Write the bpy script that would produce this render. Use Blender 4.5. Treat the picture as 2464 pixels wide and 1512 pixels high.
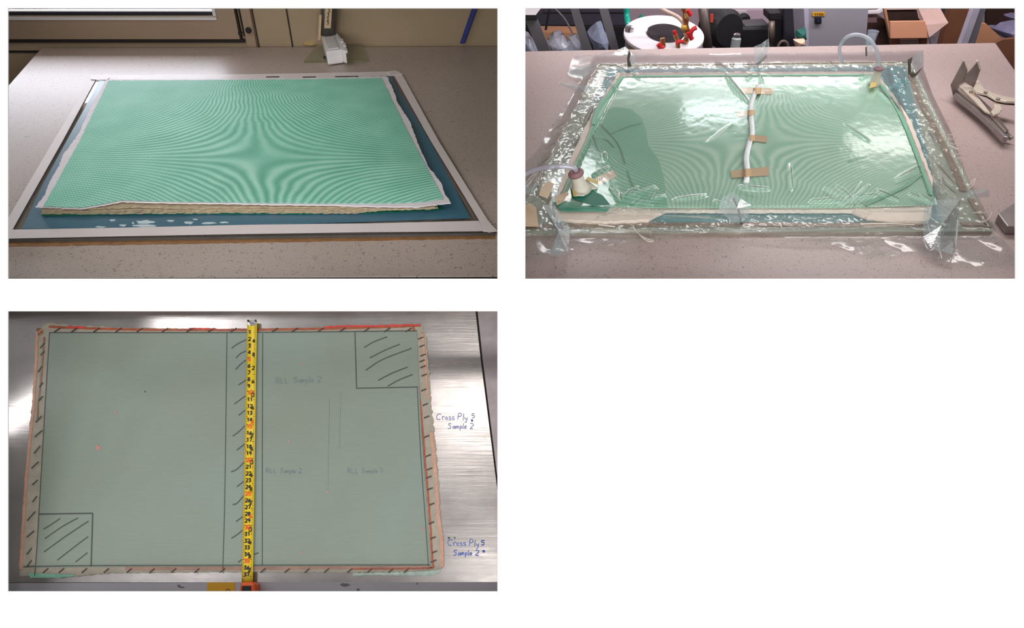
import bpy, math, random
from mathutils import Vector, Matrix, noise
random.seed(7)
D = bpy.data
COL = bpy.context.scene.collection
for o in list(D.objects): D.objects.remove(o)

# ------------------------------------------------------------------ camera
F = 1800.0; CX, CY = 1232.0, 756.0; H = 0.772
PITCH = math.atan2(1306.0, F); SP, CP = math.sin(PITCH), math.cos(PITCH)
cam = D.cameras.new('camera'); camo = D.objects.new('camera', cam); COL.objects.link(camo)
cam.sensor_fit = 'HORIZONTAL'; cam.sensor_width = 36.0; cam.lens = 36.0*F/2464.0
cam.clip_start = 0.05; cam.clip_end = 60
camo.location = (0, 0, H); camo.rotation_euler = (math.pi/2-PITCH, 0, 0)
sc = bpy.context.scene; sc.camera = camo

# ------------------------------------------------------------------ world, lights, exposure
sc.view_settings.view_transform = 'Standard'; sc.view_settings.look = 'None'
sc.view_settings.exposure = 0.0; sc.view_settings.gamma = 1.0; sc.view_settings.use_curve_mapping = False
w = D.worlds.new('world'); sc.world = w; w.use_nodes = True
w.node_tree.nodes['Background'].inputs[0].default_value = (1.0, 0.985, 0.97, 1)
w.node_tree.nodes['Background'].inputs[1].default_value = 0.30

def area(name, loc, target, sx, sy, power, color=(1, 1, 1)):
    l = D.lights.new(name, 'AREA'); l.shape = 'RECTANGLE'; l.size = sx; l.size_y = sy
    l.energy = power; l.color = color
    o = D.objects.new(name, l); COL.objects.link(o); o.location = loc
    d = Vector(target)-Vector(loc); o.rotation_euler = d.to_track_quat('-Z', 'Y').to_euler()
    return o
# unseen soft lights added behind the viewer to whiten the front partition
area('added_front_light', (1.2, -2.2, 1.35), (0.3, 1.0, 0.1), 1.8, 1.6, 76, (1, 0.99, 0.98))
area('added_front_light', (-0.9, -2.2, 1.1), (-0.3, 1.0, 0.0), 1.6, 1.6, 56, (1, 0.99, 0.98))
# unseen overhead lights added to make bright patches in the steel table
area('added_overhead_light', (-2.62, 0.26, 2.0), (-2.62, 0.26, 0), 0.50, 0.45, 7.5)
area('added_overhead_light', (-1.65, 0.62, 2.0), (-1.65, 0.62, 0), 0.42, 0.34, 4.0)
area('added_overhead_light', (-0.15, 0.22, 2.0), (-0.15, 0.22, 0), 0.34, 0.36, 3.2, (1, 0.95, 0.90))
area('added_overhead_light', (-0.05, -0.78, 2.0), (-0.05, -0.78, 0), 0.36, 0.22, 2.0, (1, 0.96, 0.92))
area('added_overhead_light', (-1.75, -0.80, 2.0), (-1.75, -0.80, 0), 0.60, 0.16, 1.6)
# daylight outside the window of the left room
area('daylight', (-1.6, 2.95, 0.20), (-1.6, 2.0, 0.20), 2.4, 0.36, 37, (0.86, 0.91, 1.0))
area('added_overhead_light', (-1.0, 1.95, 0.73), (-1.0, 1.95, 0.0), 0.8, 0.4, 2.6, (1, 0.97, 0.94))  # added overhead to lift the green mesh, no fixture in view
# small light hidden behind the partition, added to brighten the steel's left side
area('added_steel_light', (-1.0, 1.0, -0.05), (-0.95, 1.03, -0.15), 0.04, 0.17, 0.10)
area('added_overhead_light', (1.07, 3.80, 0.72), (1.07, 3.8, 0), 0.34, 0.22, 1.5, (0.9, 0.95, 1.0))  # added out of view for a pale glare on the film
area('added_overhead_light', (1.79, 3.38, 0.72), (1.79, 3.38, 0), 0.34, 0.22, 1.2, (1.0, 0.97, 0.92))  # added likewise, glare on the film's right half
area('added_overhead_light', (1.1, 4.33, 0.70), (1.1, 3.6, 0.2), 1.9, 0.04, 4.0)  # thin unseen light added for glints along the film's far edge
# overhead lights added in the right room for the bench and film glints
area('added_overhead_light', (1.15, 2.15, 0.73), (1.05, 2.0, 0.0), 0.9, 0.30, 7.0, (1, 0.96, 0.95))
area('added_overhead_light', (0.35, 2.6, 0.73), (0.6, 2.2, 0.0), 0.25, 0.6, 3.0, (0.95, 0.97, 1.0))
area('added_overhead_light', (1.3, 2.95, 0.72), (1.3, 3.7, -0.3), 2.4, 0.10, 20, (1, 0.94, 0.96))  # added to brighten the equipment behind the bench

# ------------------------------------------------------------------ projection helpers (place things at measured spots)
def ray(px, py):
    u = (px-CX)/F; v = (CY-py)/F
    return Vector((u, CP+v*SP, -SP+v*CP))
def PZ(px, py, h=0.0):
    d = ray(px, py); return Vector((0, 0, H))+d*((h-H)/d.z)
def PY(px, py, Y):
    d = ray(px, py); return Vector((0, 0, H))+d*(Y/d.y)
XC = Vector((1, 0, 0)); YC = Vector((0, SP, CP)); ZC = Vector((0, CP, -SP))   # camera axes
CN = (YC*1800-ZC*4900).normalized()                   # normal of the sloped steel table, towards viewer
C0 = Vector((0, 0, H))+ray(608, 1424)*1.31
CUP = XC.cross(CN).normalized()
if CUP.z < 0: CUP = -CUP
def PC(px, py, h=0.0):
    d = ray(px, py); n = CN; o = Vector((0, 0, H))
    return o+d*((C0+n*h-o).dot(n)/d.dot(n))

_a, _b = PZ(622, 490), PZ(588, 195); SHA = (_b.x-_a.x)/(_b.y-_a.y)
_a, _b = PZ(1800, 430), PZ(1822, 190); SHB = (_b.x-_a.x)/(_b.y-_a.y)
# ------------------------------------------------------------------ materials
def lin(c):
    return tuple((x/255/12.92) if x/255 <= 0.04045 else ((x/255+0.055)/1.055)**2.4 for x in c)+(1,)
class NT:
    def __init__(s, name):
        s.m = D.materials.new(name); s.m.use_nodes = True; s.t = s.m.node_tree; s.t.nodes.clear()
        s.out = s.n('ShaderNodeOutputMaterial')
    def n(s, ty, **k):
        nd = s.t.nodes.new(ty)
        for a, b in k.items(): setattr(nd, a, b)
        return nd
    def l(s, a, b): s.t.links.new(a, b)
    def surf(s, sh): s.l(sh, s.out.inputs[0])
    def coord(s): return s.n('ShaderNodeTexCoord').outputs['Object']
    def noise(s, co, scale, detail=3, rough=0.5, stretch=None):
        if stretch:
            mp = s.n('ShaderNodeMapping'); mp.inputs['Scale'].default_value = stretch; s.l(co, mp.inputs[0]); co = mp.outputs[0]
        n = s.n('ShaderNodeTexNoise'); n.inputs['Scale'].default_value = scale
        n.inputs['Detail'].default_value = detail; n.inputs['Roughness'].default_value = rough
        s.l(co, n.inputs['Vector']); return n.outputs[0]
    def ramp(s, f, stops):
        r = s.n('ShaderNodeValToRGB'); e = r.color_ramp.elements
        while len(e) < len(stops): e.new(0.5)
        for el, (p, c) in zip(e, stops): el.position = p; el.color = c
        s.l(f, r.inputs[0]); return r.outputs[0]
    def math(s, op, a, b=None):
        m = s.n('ShaderNodeMath', operation=op)
        for i, v in enumerate((a, b)):
            if v is None: continue
            if isinstance(v, (int, float)): m.inputs[i].default_value = v
            else: s.l(v, m.inputs[i])
        return m.outputs[0]
    def mix(s, f, a, b, mode='MIX'):
        m = s.n('ShaderNodeMix', data_type='RGBA', blend_type=mode)
        for i, v in ((0, f), (6, a), (7, b)):
            if isinstance(v, (int, float, tuple)): m.inputs[i].default_value = v
            else: s.l(v, m.inputs[i])
        return m.outputs[2]
    def bump(s, f, st=0.3, dist=0.002):
        b = s.n('ShaderNodeBump'); b.inputs['Strength'].default_value = st; b.inputs['Distance'].default_value = dist
        s.l(f, b.inputs['Height']); return b.outputs[0]
    def bsdf(s, col, rough=0.5, metal=0.0, normal=None, spec=0.5, **k):
        b = s.n('ShaderNodeBsdfPrincipled')
        for nm, v in (('Base Color', col), ('Roughness', rough), ('Metallic', metal), ('Specular IOR Level', spec)):
            if isinstance(v, (int, float, tuple)): b.inputs[nm].default_value = v
            else: s.l(v, b.inputs[nm])
        for a, v in k.items(): b.inputs[a].default_value = v
        if normal: s.l(normal, b.inputs['Normal'])
        return b.outputs[0]
_mc = {}
def M(name, rgb, rough=0.5, metal=0.0, var=0.08, scale=25, bump=0.0, spec=0.5, stretch=None):
    if name in _mc: return _mc[name]
    t = NT(name); co = t.coord(); n = t.noise(co, scale, 4, 0.6, stretch)
    c = lin(rgb); a = tuple(min(1, x*(1-var)) for x in c[:3])+(1,); b = tuple(min(1, x*(1+var)) for x in c[:3])+(1,)
    col = t.ramp(n, [(0.3, a), (0.7, b)])
    nm = t.bump(n, bump) if bump else None
    t.surf(t.bsdf(col, rough, metal, nm, spec)); _mc[name] = t.m; return t.m

def speckle(name, base, base2, dark, light, rough):
    t = NT(name); co = t.coord()
    big = t.noise(co, 3.0, 2)
    c0 = t.ramp(big, [(0.3, lin(base)), (0.7, lin(base2))])
    mid = t.noise(co, 260, 2, 0.7)
    c1 = t.mix(t.ramp(mid, [(0.42, (0, 0, 0, 1)), (0.62, (1, 1, 1, 1))]), c0, lin(light))
    c1 = t.mix(0.45, c0, c1)
    v = t.n('ShaderNodeTexVoronoi'); v.inputs['Scale'].default_value = 200; t.l(co, v.inputs['Vector'])
    v2 = t.noise(co, 75, 1)
    d = t.math('SUBTRACT', v.outputs['Distance'], t.math('MULTIPLY', t.math('SUBTRACT', v2, 0.5), 0.9))
    msk = t.ramp(d, [(0.10, (1, 1, 1, 1)), (0.22, (0, 0, 0, 1))])
    c2 = t.mix(t.math('MULTIPLY', msk, 0.72), c1, lin(dark))
    t.surf(t.bsdf(c2, rough, 0, t.bump(mid, 0.05, 0.0005), 0.5)); return t.m
m_bencha = speckle('speckled_laminate_beige', (178, 161, 152), (186, 169, 160), (85, 72, 64), (208, 194, 186), 0.38)
m_benchb = speckle('speckled_laminate_rose', (182, 158, 154), (188, 165, 162), (100, 82, 82), (208, 190, 187), 0.38)

def moire(name, c_dark, c_mid, c_light, k, mirror=False, u0=0.0, y0=0.0, rough=0.6, shear=0.0):
    t = NT(name); co = t.coord(); sp = t.n('ShaderNodeSeparateXYZ'); t.l(co, sp.inputs[0])
    x, y = sp.outputs[0], sp.outputs[1]
    wob = t.noise(co, 5.0, 2)
    x = t.math('SUBTRACT', x, t.math('MULTIPLY', y, shear))
    if mirror: x = t.math('SUBTRACT', t.math('ABSOLUTE', x), u0)
    y = t.math('SUBTRACT', y, y0)
    x2 = t.math('ADD', x, t.math('MULTIPLY', t.math('SUBTRACT', wob, 0.5), 0.06))
    ph = t.math('MULTIPLY', t.math('MULTIPLY', x2, y), k)
    band = t.math('MULTIPLY', t.math('SINE', ph), 0.5)
    # fine open weave: two thread directions
    wv = t.math('MULTIPLY', t.math('SINE', t.math('MULTIPLY', sp.outputs[0], 900)), t.math('SINE', t.math('MULTIPLY', sp.outputs[1], 620)))
    amp = t.noise(co, 3.3, 2)
    f = t.math('ADD', 0.5, t.math('MULTIPLY', band, t.math('MULTIPLY', amp, 0.95)))
    f = t.math('ADD', f, t.math('MULTIPLY', wv, 0.17))
    f = t.math('ADD', f, t.math('MULTIPLY', t.math('SUBTRACT', t.noise(co, 9.0, 3), 0.5), 0.5))
    slub = t.noise(co, 22, 2, 0.5, (0.35, 5.0, 1))
    f = t.math('SUBTRACT', f, t.ramp(slub, [(0.70, (0, 0, 0, 1)), (0.80, (.35, .35, .35, 1))]))
    col = t.ramp(f, [(0.12, lin(c_dark)), (0.5, lin(c_mid)), (0.9, lin(c_light))])
    t.surf(t.bsdf(col, rough, 0, t.bump(f, 0.25, 0.0015), 0.3)); return t.m

def filmmat(name, tint, gl=0.10, rough=0.12, bscale=18, base=0.03, haze=(0.9, 0.95, 0.93), hz=0.05, bst=0.4):
    t = NT(name); co = t.coord()
    nz = t.noise(co, bscale, 3, 0.55); nm = t.bump(nz, bst, 0.004)
    tr = t.n('ShaderNodeBsdfTransparent'); tr.inputs[0].default_value = tint
    g = t.n('ShaderNodeBsdfGlossy'); g.inputs['Roughness'].default_value = rough; t.l(nm, g.inputs['Normal'])
    fr = t.n('ShaderNodeLayerWeight'); t.l(nm, fr.inputs['Normal'])
    fac = t.math('ADD', t.math('MULTIPLY', t.math('POWER', fr.outputs['Facing'], 4.0), gl*9), base+.035)
    fac.node.use_clamp = True
    df = t.n('ShaderNodeBsdfDiffuse'); df.inputs[0].default_value = haze+(1,)
    m0 = t.n('ShaderNodeMixShader'); m0.inputs[0].default_value = hz; t.l(tr.outputs[0], m0.inputs[1]); t.l(df.outputs[0], m0.inputs[2])
    m1 = t.n('ShaderNodeMixShader'); t.l(fac, m1.inputs[0]); t.l(m0.outputs[0], m1.inputs[1]); t.l(g.outputs[0], m1.inputs[2])
    t.surf(m1.outputs[0]); return t.m
m_glass = filmmat('clear_glass', (0.93, 0.95, 0.94, 1), 0.10, 0.05, 2, 0.0, hz=0.0)
m_glassb = filmmat('bagged_glass', (0.92, 0.96, 0.93, 1), 0.08, 0.1, 3, 0.0, (.80, .84, .74), .42)
m_film = filmmat('vacuum_film', (0.97, 0.985, 0.975, 1), 0.14, 0.12, 14, -0.01, hz=0.06, bst=0.10)
m_pleat = filmmat('folded_film', (0.86, 0.92, 0.93, 1), 0.16, 0.15, 60, 0.10, (0.80, 0.90, 0.95), 0.22)
m_hose = filmmat('clear_hose', (0.82, 0.82, 0.88, 1), 0.12, 0.12, 30, 0.06, (0.75, 0.74, 0.85), 0.45)
m_bag = filmmat('crumpled_plastic', (0.80, 0.84, 0.90, 1), 0.15, 0.2, 30, 0.10, (0.55, 0.60, 0.72), 0.5)

# ------------------------------------------------------------------ mesh building
class MB:
    def __init__(s): s.v = []; s.f = []
    def quad(s, a, b, c, d):
        i = len(s.v); s.v += [Vector(p) for p in (a, b, c, d)]; s.f.append((i, i+1, i+2, i+3)); return s
    def box(s, lo, hi, M4=None):
        x0, y0, z0 = lo; x1, y1, z1 = hi
        P = [Vector(p) for p in ((x0,y0,z0),(x1,y0,z0),(x1,y1,z0),(x0,y1,z0),(x0,y0,z1),(x1,y0,z1),(x1,y1,z1),(x0,y1,z1))]
        if M4: P = [M4 @ p for p in P]
        i = len(s.v); s.v += P
        for f in ((0,3,2,1),(4,5,6,7),(0,1,5,4),(1,2,6,5),(2,3,7,6),(3,0,4,7)): s.f.append(tuple(i+k for k in f))
        return s
    def prism(s, pts, off):
        """polygon extruded by vector off"""
        pts = [Vector(p) for p in pts]; off = Vector(off); n = len(pts); i = len(s.v)
        s.v += pts+[p+off for p in pts]
        s.f.append(tuple(i+k for k in range(n))[::-1]); s.f.append(tuple(i+n+k for k in range(n)))
        for k in range(n): s.f.append((i+k, i+(k+1) % n, i+n+(k+1) % n, i+n+k))
        return s
    def tube(s, pts, r, n=10, rf=None, cap=True):
        pts = [Vector(p) for p in pts]; i0 = len(s.v); prev = None
        for k, p in enumerate(pts):
            t = (pts[min(k+1, len(pts)-1)]-pts[max(k-1, 0)]).normalized()
            if prev is None:
                a = t.orthogonal().normalized()
            else:
                a = (prev-t*prev.dot(t)).normalized()
            prev = a; b = t.cross(a); rr = rf(k/(len(pts)-1)) if rf else r
            for j in range(n):
                an = 2*math.pi*j/n; s.v.append(p+a*math.cos(an)*rr+b*math.sin(an)*rr)
        for k in range(len(pts)-1):
            for j in range(n):
                q = i0+k*n; s.f.append((q+j, q+(j+1) % n, q+n+(j+1) % n, q+n+j))
        if cap:
            s.f.append(tuple(i0+j for j in range(n))[::-1]); q = i0+(len(pts)-1)*n; s.f.append(tuple(q+j for j in range(n)))
        return s
    def lathe(s, prof, c, ax=(0, 0, 1), n=24):
        """prof: (radius, height) pairs around axis ax at c"""
        ax = Vector(ax).normalized(); a = ax.orthogonal().normalized(); b = ax.cross(a); c = Vector(c); i0 = len(s.v)
        for r, h in prof:
            for j in range(n):
                an = 2*math.pi*j/n; s.v.append(c+ax*h+(a*math.cos(an)+b*math.sin(an))*r)
        for k in range(len(prof)-1):
            for j in range(n):
                q = i0+k*n; s.f.append((q+j, q+(j+1) % n, q+n+(j+1) % n, q+n+j))
        s.f.append(tuple(i0+j for j in range(n))[::-1]); q = i0+(len(prof)-1)*n; s.f.append(tuple(q+j for j in range(n)))
        return s
    def ribbon(s, pts, wd, up, th=0.0003):
        """flat drawn stroke along pts, width wd, lying on a surface with normal up"""
        pts = [Vector(p) for p in pts]; i0 = len(s.v); up = Vector(up); n = len(pts)
        for k, p in enumerate(pts):
            t = (pts[min(k+1, n-1)]-pts[max(k-1, 0)]).normalized(); a = up.cross(t).normalized()*wd/2
            s.v += [p-a, p+a, p+a+up*th, p-a+up*th]
        for k in range(n-1):
            q = i0+4*k
            for j in range(4): s.f.append((q+j, q+(j+1) % 4, q+4+(j+1) % 4, q+4+j))
        s.f.append((i0, i0+1, i0+2, i0+3)); q = i0+4*(n-1); s.f.append((q+3, q+2, q+1, q)); return s

def W(p):
    l = Vector((0, 0, 0))
    while p is not None: l = l+p.location; p = p.parent
    return l
def obj(name, mb, mat, parent=None, origin=None, bevel=0, smooth=False, label=None, kind=None):
    base = W(parent)
    if origin is None: origin = base if parent else sum(mb.v, Vector())/len(mb.v)
    me = D.meshes.new(name); me.from_pydata([v-origin for v in mb.v], [], mb.f)
    me.validate(); me.update()
    o = D.objects.new(name, me); COL.objects.link(o)
    o.parent = parent; o.location = Vector(origin)-base
    me.materials.append(mat)
    if smooth:
        for p in me.polygons: p.use_smooth = True
    import bmesh
    bm = bmesh.new(); bm.from_mesh(me); bmesh.ops.recalc_face_normals(bm, faces=bm.faces); bm.to_mesh(me); bm.free()
    if bevel:
        b = o.modifiers.new('bevel', 'BEVEL'); b.width = bevel; b.segments = 2; b.limit_method = 'ANGLE'
    if label: o['label'] = label
    if kind: o['kind'] = kind
    return o
def tag(o, label, cat, group=None, kind=None):
    o['label'] = label; o['category'] = cat
    if group: o['group'] = group
    if kind: o['kind'] = kind
    return o
def thing(name, label, cat, loc, group=None):
    o = D.objects.new(name, None); COL.objects.link(o); o.location = loc; o.empty_display_size = 0.05
    return tag(o, label, cat, group)
def struct(name, mb, mat, parent=None, **k):
    o = obj(name, mb, mat, parent, **k)
    if parent is None: o['kind'] = 'structure'
    return o
def lerp_poly(P, t):
    """point at fraction t of a polyline of pixel points"""
    L = [0]
    for a, b in zip(P, P[1:]): L.append(L[-1]+math.hypot(b[0]-a[0], b[1]-a[1]))
    d = t*L[-1]
    for k in range(len(P)-1):
        if d <= L[k+1] or k == len(P)-2:
            u = (d-L[k])/max(1e-9, L[k+1]-L[k]); return (P[k][0]+(P[k+1][0]-P[k][0])*u, P[k][1]+(P[k+1][1]-P[k][1])*u)
def sheet(T, B, L, R, hf, th, nu=60, nv=40, proj=PZ, fray=0.0, up=Vector((0, 0, 1)), seed=0):
    """four outline curves measured in the photo, filled by a Coons patch laid at height hf; th thickness"""
    rnd = random.Random(seed); mb = MB(); c00, c10, c01, c11 = L[0], R[0], L[-1], R[-1]
    for j in range(nv+1):
        t = j/nv; l, r = lerp_poly(L, t), lerp_poly(R, t)
        for i in range(nu+1):
            s = i/nu; a, b = lerp_poly(T, s), lerp_poly(B, s); q = []
            for k in (0, 1):
                q.append((1-t)*a[k]+t*b[k]+(1-s)*l[k]+s*r[k]-((1-s)*(1-t)*c00[k]+s*(1-t)*c10[k]+(1-s)*t*c01[k]+s*t*c11[k]))
            if fray and (i in (0, nu) or j in (0, nv)):
                q[0] += rnd.uniform(-fray, fray); q[1] += rnd.uniform(-fray, fray)*0.6
            mb.v.append(proj(q[0], q[1], hf(q[0], q[1], s, t)))
    N = (nu+1)*(nv+1); w1 = nu+1
    for j in range(nv):
        for i in range(nu):
            a = j*w1+i; mb.f.append((a, a+w1, a+w1+1, a+1))
    if th:
        mb.v += [v-up*th for v in mb.v[:N]]
        for j in range(nv):
            for i in range(nu):
                a = N+j*w1+i; mb.f.append((a, a+1, a+w1+1, a+w1))
        for i in range(nu):
            mb.f.append((i, i+1, N+i+1, N+i)); a = nv*w1+i; mb.f.append((a, N+a, N+a+1, a+1))
        for j in range(nv):
            a = j*w1; mb.f.append((a, N+a, N+a+w1, a+w1)); a = j*w1+nu; mb.f.append((a, a+w1, N+a+w1, N+a))
    return mb
def polyprism(pix, h, th, proj=PZ, up=Vector((0, 0, 1))):
    return MB().prism([proj(x, y, h) for x, y in pix], -up*th)
def smooth_path(P, n=24):
    """Catmull-Rom through 3D points"""
    P = [Vector(p) for p in P]; out = []; m = len(P)-1
    for k in range(n+1):
        u = k/n*m; i = min(int(u), m-1); f = u-i
        p0, p1, p2, p3 = P[max(i-1, 0)], P[i], P[i+1], P[min(i+2, m)]
        out.append(0.5*((2*p1)+(p2-p0)*f+(2*p0-5*p1+4*p2-p3)*f*f+(3*p1-p0-3*p2+p3)*f**3))
    return out

# stroke lettering (handwriting and scale figures)
GL = {
 '0': [[(0,0),(0,1),(.6,1),(.6,0),(0,0)]], '1': [[(.1,.8),(.35,1),(.35,0)]],
 '2': [[(0,.85),(.3,1),(.6,.8),(.5,.5),(0,0),(.6,0)]], '3': [[(0,1),(.6,.95),(.25,.55),(.6,.3),(.3,0),(0,.1)]],
 '4': [[(.45,0),(.45,1),(0,.35),(.65,.35)]], '5': [[(.6,1),(.05,1),(0,.55),(.45,.6),(.6,.3),(.35,0),(0,.08)]],
 '6': [[(.5,1),(.05,.5),(.05,.1),(.35,0),(.6,.25),(.4,.5),(.05,.4)]], '7': [[(0,1),(.6,1),(.2,0)]],
 '8': [[(.3,.5),(.05,.75),(.3,1),(.55,.75),(.3,.5),(0,.25),(.3,0),(.6,.25),(.3,.5)]],
 '9': [[(.55,.6),(.2,.5),(.05,.8),(.3,1),(.55,.8),(.5,.3),(.3,0)]],
 'C': [[(.75,.85),(.4,1),(.05,.55),(.2,.08),(.65,.1)]], 'r': [[(.05,.55),(.1,0)],[(.08,.35),(.25,.55),(.45,.5)]],
 'o': [[(.25,0),(.02,.25),(.2,.5),(.42,.3),(.25,0)]], 's': [[(.42,.5),(.12,.5),(.1,.3),(.38,.22),(.35,.02),(.02,.02)]],
 'P': [[(.1,0),(.15,1),(.6,.95),(.6,.6),(.14,.5)]], 'l': [[(.12,1),(.1,.05),(.2,0)]],
 'y': [[(.0,.5),(.15,.15),(.35,.2)],[(.45,.5),(.3,-.2),(.05,-.4)]],
 'S': [[(.65,.85),(.35,1),(.1,.75),(.5,.4),(.4,.05),(0,.05)]], 'a': [[(.4,.45),(.1,.4),(.05,.08),(.3,.05),(.42,.45),(.45,.02)]],
 'm': [[(.02,0),(.05,.5)],[(.05,.35),(.2,.5),(.28,.02)],[(.28,.35),(.45,.5),(.52,.02)]],
 'p': [[(.05,-.4),(.08,.5)],[(.08,.4),(.35,.48),(.4,.15),(.1,.08)]], 'e': [[(.05,.28),(.4,.3),(.3,.5),(.08,.4),(.08,.05),(.4,.05)]],
 'R': [[(.05,0),(.05,1),(.5,.9),(.45,.55),(.05,.5)],[(.2,.5),(.6,0)]], 'L': [[(.05,1),(.05,0),(.5,0)]],
 '?': [[(0,.8),(.3,1),(.5,.75),(.25,.4),(.25,.3)],[(.25,.05),(.25,0)]], '!': [[(.1,1),(.1,.35)],[(.1,.08),(.1,0)]],
 '.': [[(.1,0),(.15,.05)]],
}
GW = {'m': .7, 'l': .32, 'o': .55, 's': .55, 'r': .5, 'a': .6, 'p': .55, 'e': .55, 'y': .6, 'C': .9, 'S': .85, ' ': .5, '.': .3, '!': .3}
def write(mb, txt, px, py, hpx, proj, up, wpx, h=0.0, rot=0.0, jit=0.0):
    x = 0; ca, sa = math.cos(rot), math.sin(rot)
    for ch in txt:
        for st in GL.get(ch, []):
            P = []
            for gx, gy in st:
                ux = (x+gx)*hpx; uy = -gy*hpx
                P.append(proj(px+ux*ca-uy*sa+random.uniform(-jit, jit), py+ux*sa+uy*ca+random.uniform(-jit, jit), h))
            mb.ribbon(smooth_path(P, max(4, 3*len(P))) if len(P) > 2 else P, wpx, up)
        x += GW.get(ch, .85)
    return mb

# ================================================================== SETTING
FZ = -0.9; CZ = 0.76; ZB = 1.25; XL, XR = -2.6, 3.15
m_white = M('white_board_paint', (252, 252, 252), 0.85, var=0.0, spec=0.1)
m_wall = M('brown_beige_wall', (172, 150, 122), 0.7, var=0.06, scale=2)
m_wallb = M('mauve_grey_wall', (172, 150, 160), 0.7, var=0.05, scale=3)
m_inner = M('grey_partition', (150, 140, 132), 0.8, var=0.04, scale=3)
m_ceil = M('ceiling_white', (150, 145, 140), 0.8, var=0.03)
m_floor = M('dark_floor', (70, 66, 70), 0.6, var=0.15, scale=6)
# front partition: a white board with three rectangular openings
def PB(px, py, z): return Vector((0, 0, H))+ray(px, py)*z
xs = [CX-3830, 19, 1197, 1264, 2443, CX+4620]; ys = [-520, 19.5, 671, 749.5, 1424, 2424]
holes = {(1, 1), (3, 1), (1, 3)}
mb = MB(); th = 0.002
def bp(i, j, back): return PB(xs[i], ys[j], ZB)+(ZC*th if back else Vector())
for i in range(5):
    for j in range(5):
        if (i, j) in holes: continue
        mb.quad(bp(i, j, 0), bp(i, j+1, 0), bp(i+1, j+1, 0), bp(i+1, j, 0)); mb.quad(bp(i, j, 1), bp(i+1, j, 1), bp(i+1, j+1, 1), bp(i, j+1, 1))
for i, j in holes:
    for a, b in (((i, j), (i+1, j)), ((i+1, j), (i+1, j+1)), ((i+1, j+1), (i, j+1)), ((i, j+1), (i, j))):
        mb.quad(bp(*a, 0), bp(*b, 0), bp(*b, 1), bp(*a, 1))
struct('wall_front', mb, m_white)
# board plane: Y at height z
def yb(z): 
    up = (z-H+ZB*SP)/CP; return ZB*CP+up*SP+th
def side(x0, x1, y1):
    return MB().prism([(x0, yb(FZ)+.004, FZ), (x0, y1, FZ), (x0, y1, CZ), (x0, yb(CZ)+.004, CZ)], (x1-x0, 0, 0))
YWA = 2.665; YWB = 4.4
struct('wall_left', side(XL-.03, XL, YWB), m_wall)
struct('wall_right', side(XR, XR+.03, YWB), m_wallb)
struct('wall_middle', side(-.01, .01, YWB), m_inner)
struct('wall_far', MB().box((.01, YWB, FZ), (XR, YWB+.04, CZ)), m_wallb)
struct('floor', MB().box((XL-.05, .2, FZ-.03), (XR+.05, YWB+.05, FZ)), m_floor)
struct('ceiling', MB().box((XL-.03, yb(CZ)-.01, CZ), (XR+.03, YWB+.04, CZ+.03)), m_ceil)

# ---- left room back wall with window
def wx(px, py=40): return PY(px, py, YWA).x
def wz(py): return PY(600, py, YWA).z
wx1 = wx(516, 30); wz0 = wz(38); wx0 = XL+.05; WT = .24
mb = MB()
mb.box((XL, YWA, FZ), (-.01, YWA+.06, wz0)); mb.box((XL, YWA, wz0), (wx0, YWA+.06, CZ)); mb.box((wx1, YWA, wz0), (-.01, YWA+.06, CZ)); mb.box((wx0, YWA, WT), (wx1, YWA+.06, CZ))
struct('wall_back', mb, m_wall)
m_frame = M('window_frame_brown', (166, 142, 120), 0.5, var=0.05, scale=3)
m_dark = M('dark_seal', (28, 28, 36), 0.5, var=0.1)
m_pvc = M('white_pvc', (225, 222, 225), 0.35, var=0.02)
fr = MB(); fr.box((wx0, YWA-.012, wz(92)), (wx(573, 60), YWA, wz0-.004))
fr.box((wx1+.012, YWA-.012, wz0-.004), (wx(573, 60), YWA, .62))
win = struct('window_1', fr, m_frame)
win['label'] = 'brown framed window with a white sill strip above the bench'
obj('sill', MB().box((wx0, YWA-.018, wz(45)), (wx1+.008, YWA+.002, wz(39.5))), m_pvc, win)
obj('gasket', MB().box((wx0, YWA+.004, wz(37.5)), (wx1, YWA+.012, wz(29.5))), m_dark, win)
obj('sash_bar', MB().box((wx0, YWA+.004, wz(29.3)), (wx1-.004, YWA+.02, wz(26.5))), m_pvc, win)
obj('side_bead', MB().box((wx1-.006, YWA-.004, wz(38)), (wx1+.004, YWA+.010, WT)), m_pvc, win)
m_pane = NT('window_pane'); _tr = m_pane.n('ShaderNodeBsdfTransparent'); _tr.inputs[0].default_value = (.97, .96, .97, 1)
_g = m_pane.n('ShaderNodeBsdfGlossy'); _g.inputs['Roughness'].default_value = .02; _mx = m_pane.n('ShaderNodeMixShader'); _mx.inputs[0].default_value = .05
m_pane.l(_tr.outputs[0], _mx.inputs[1]); m_pane.l(_g.outputs[0], _mx.inputs[2]); m_pane.surf(_mx.outputs[0])
obj('pane', MB().box((wx0, YWA+.022, wz(36)), (wx1, YWA+.026, WT)), m_pane.m, win)
obj('hinge', MB().box((wx(577, 76), YWA-.022, wz(80)), (wx(585, 76), YWA-.010, wz(74))), m_dark, win, bevel=.001)
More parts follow.
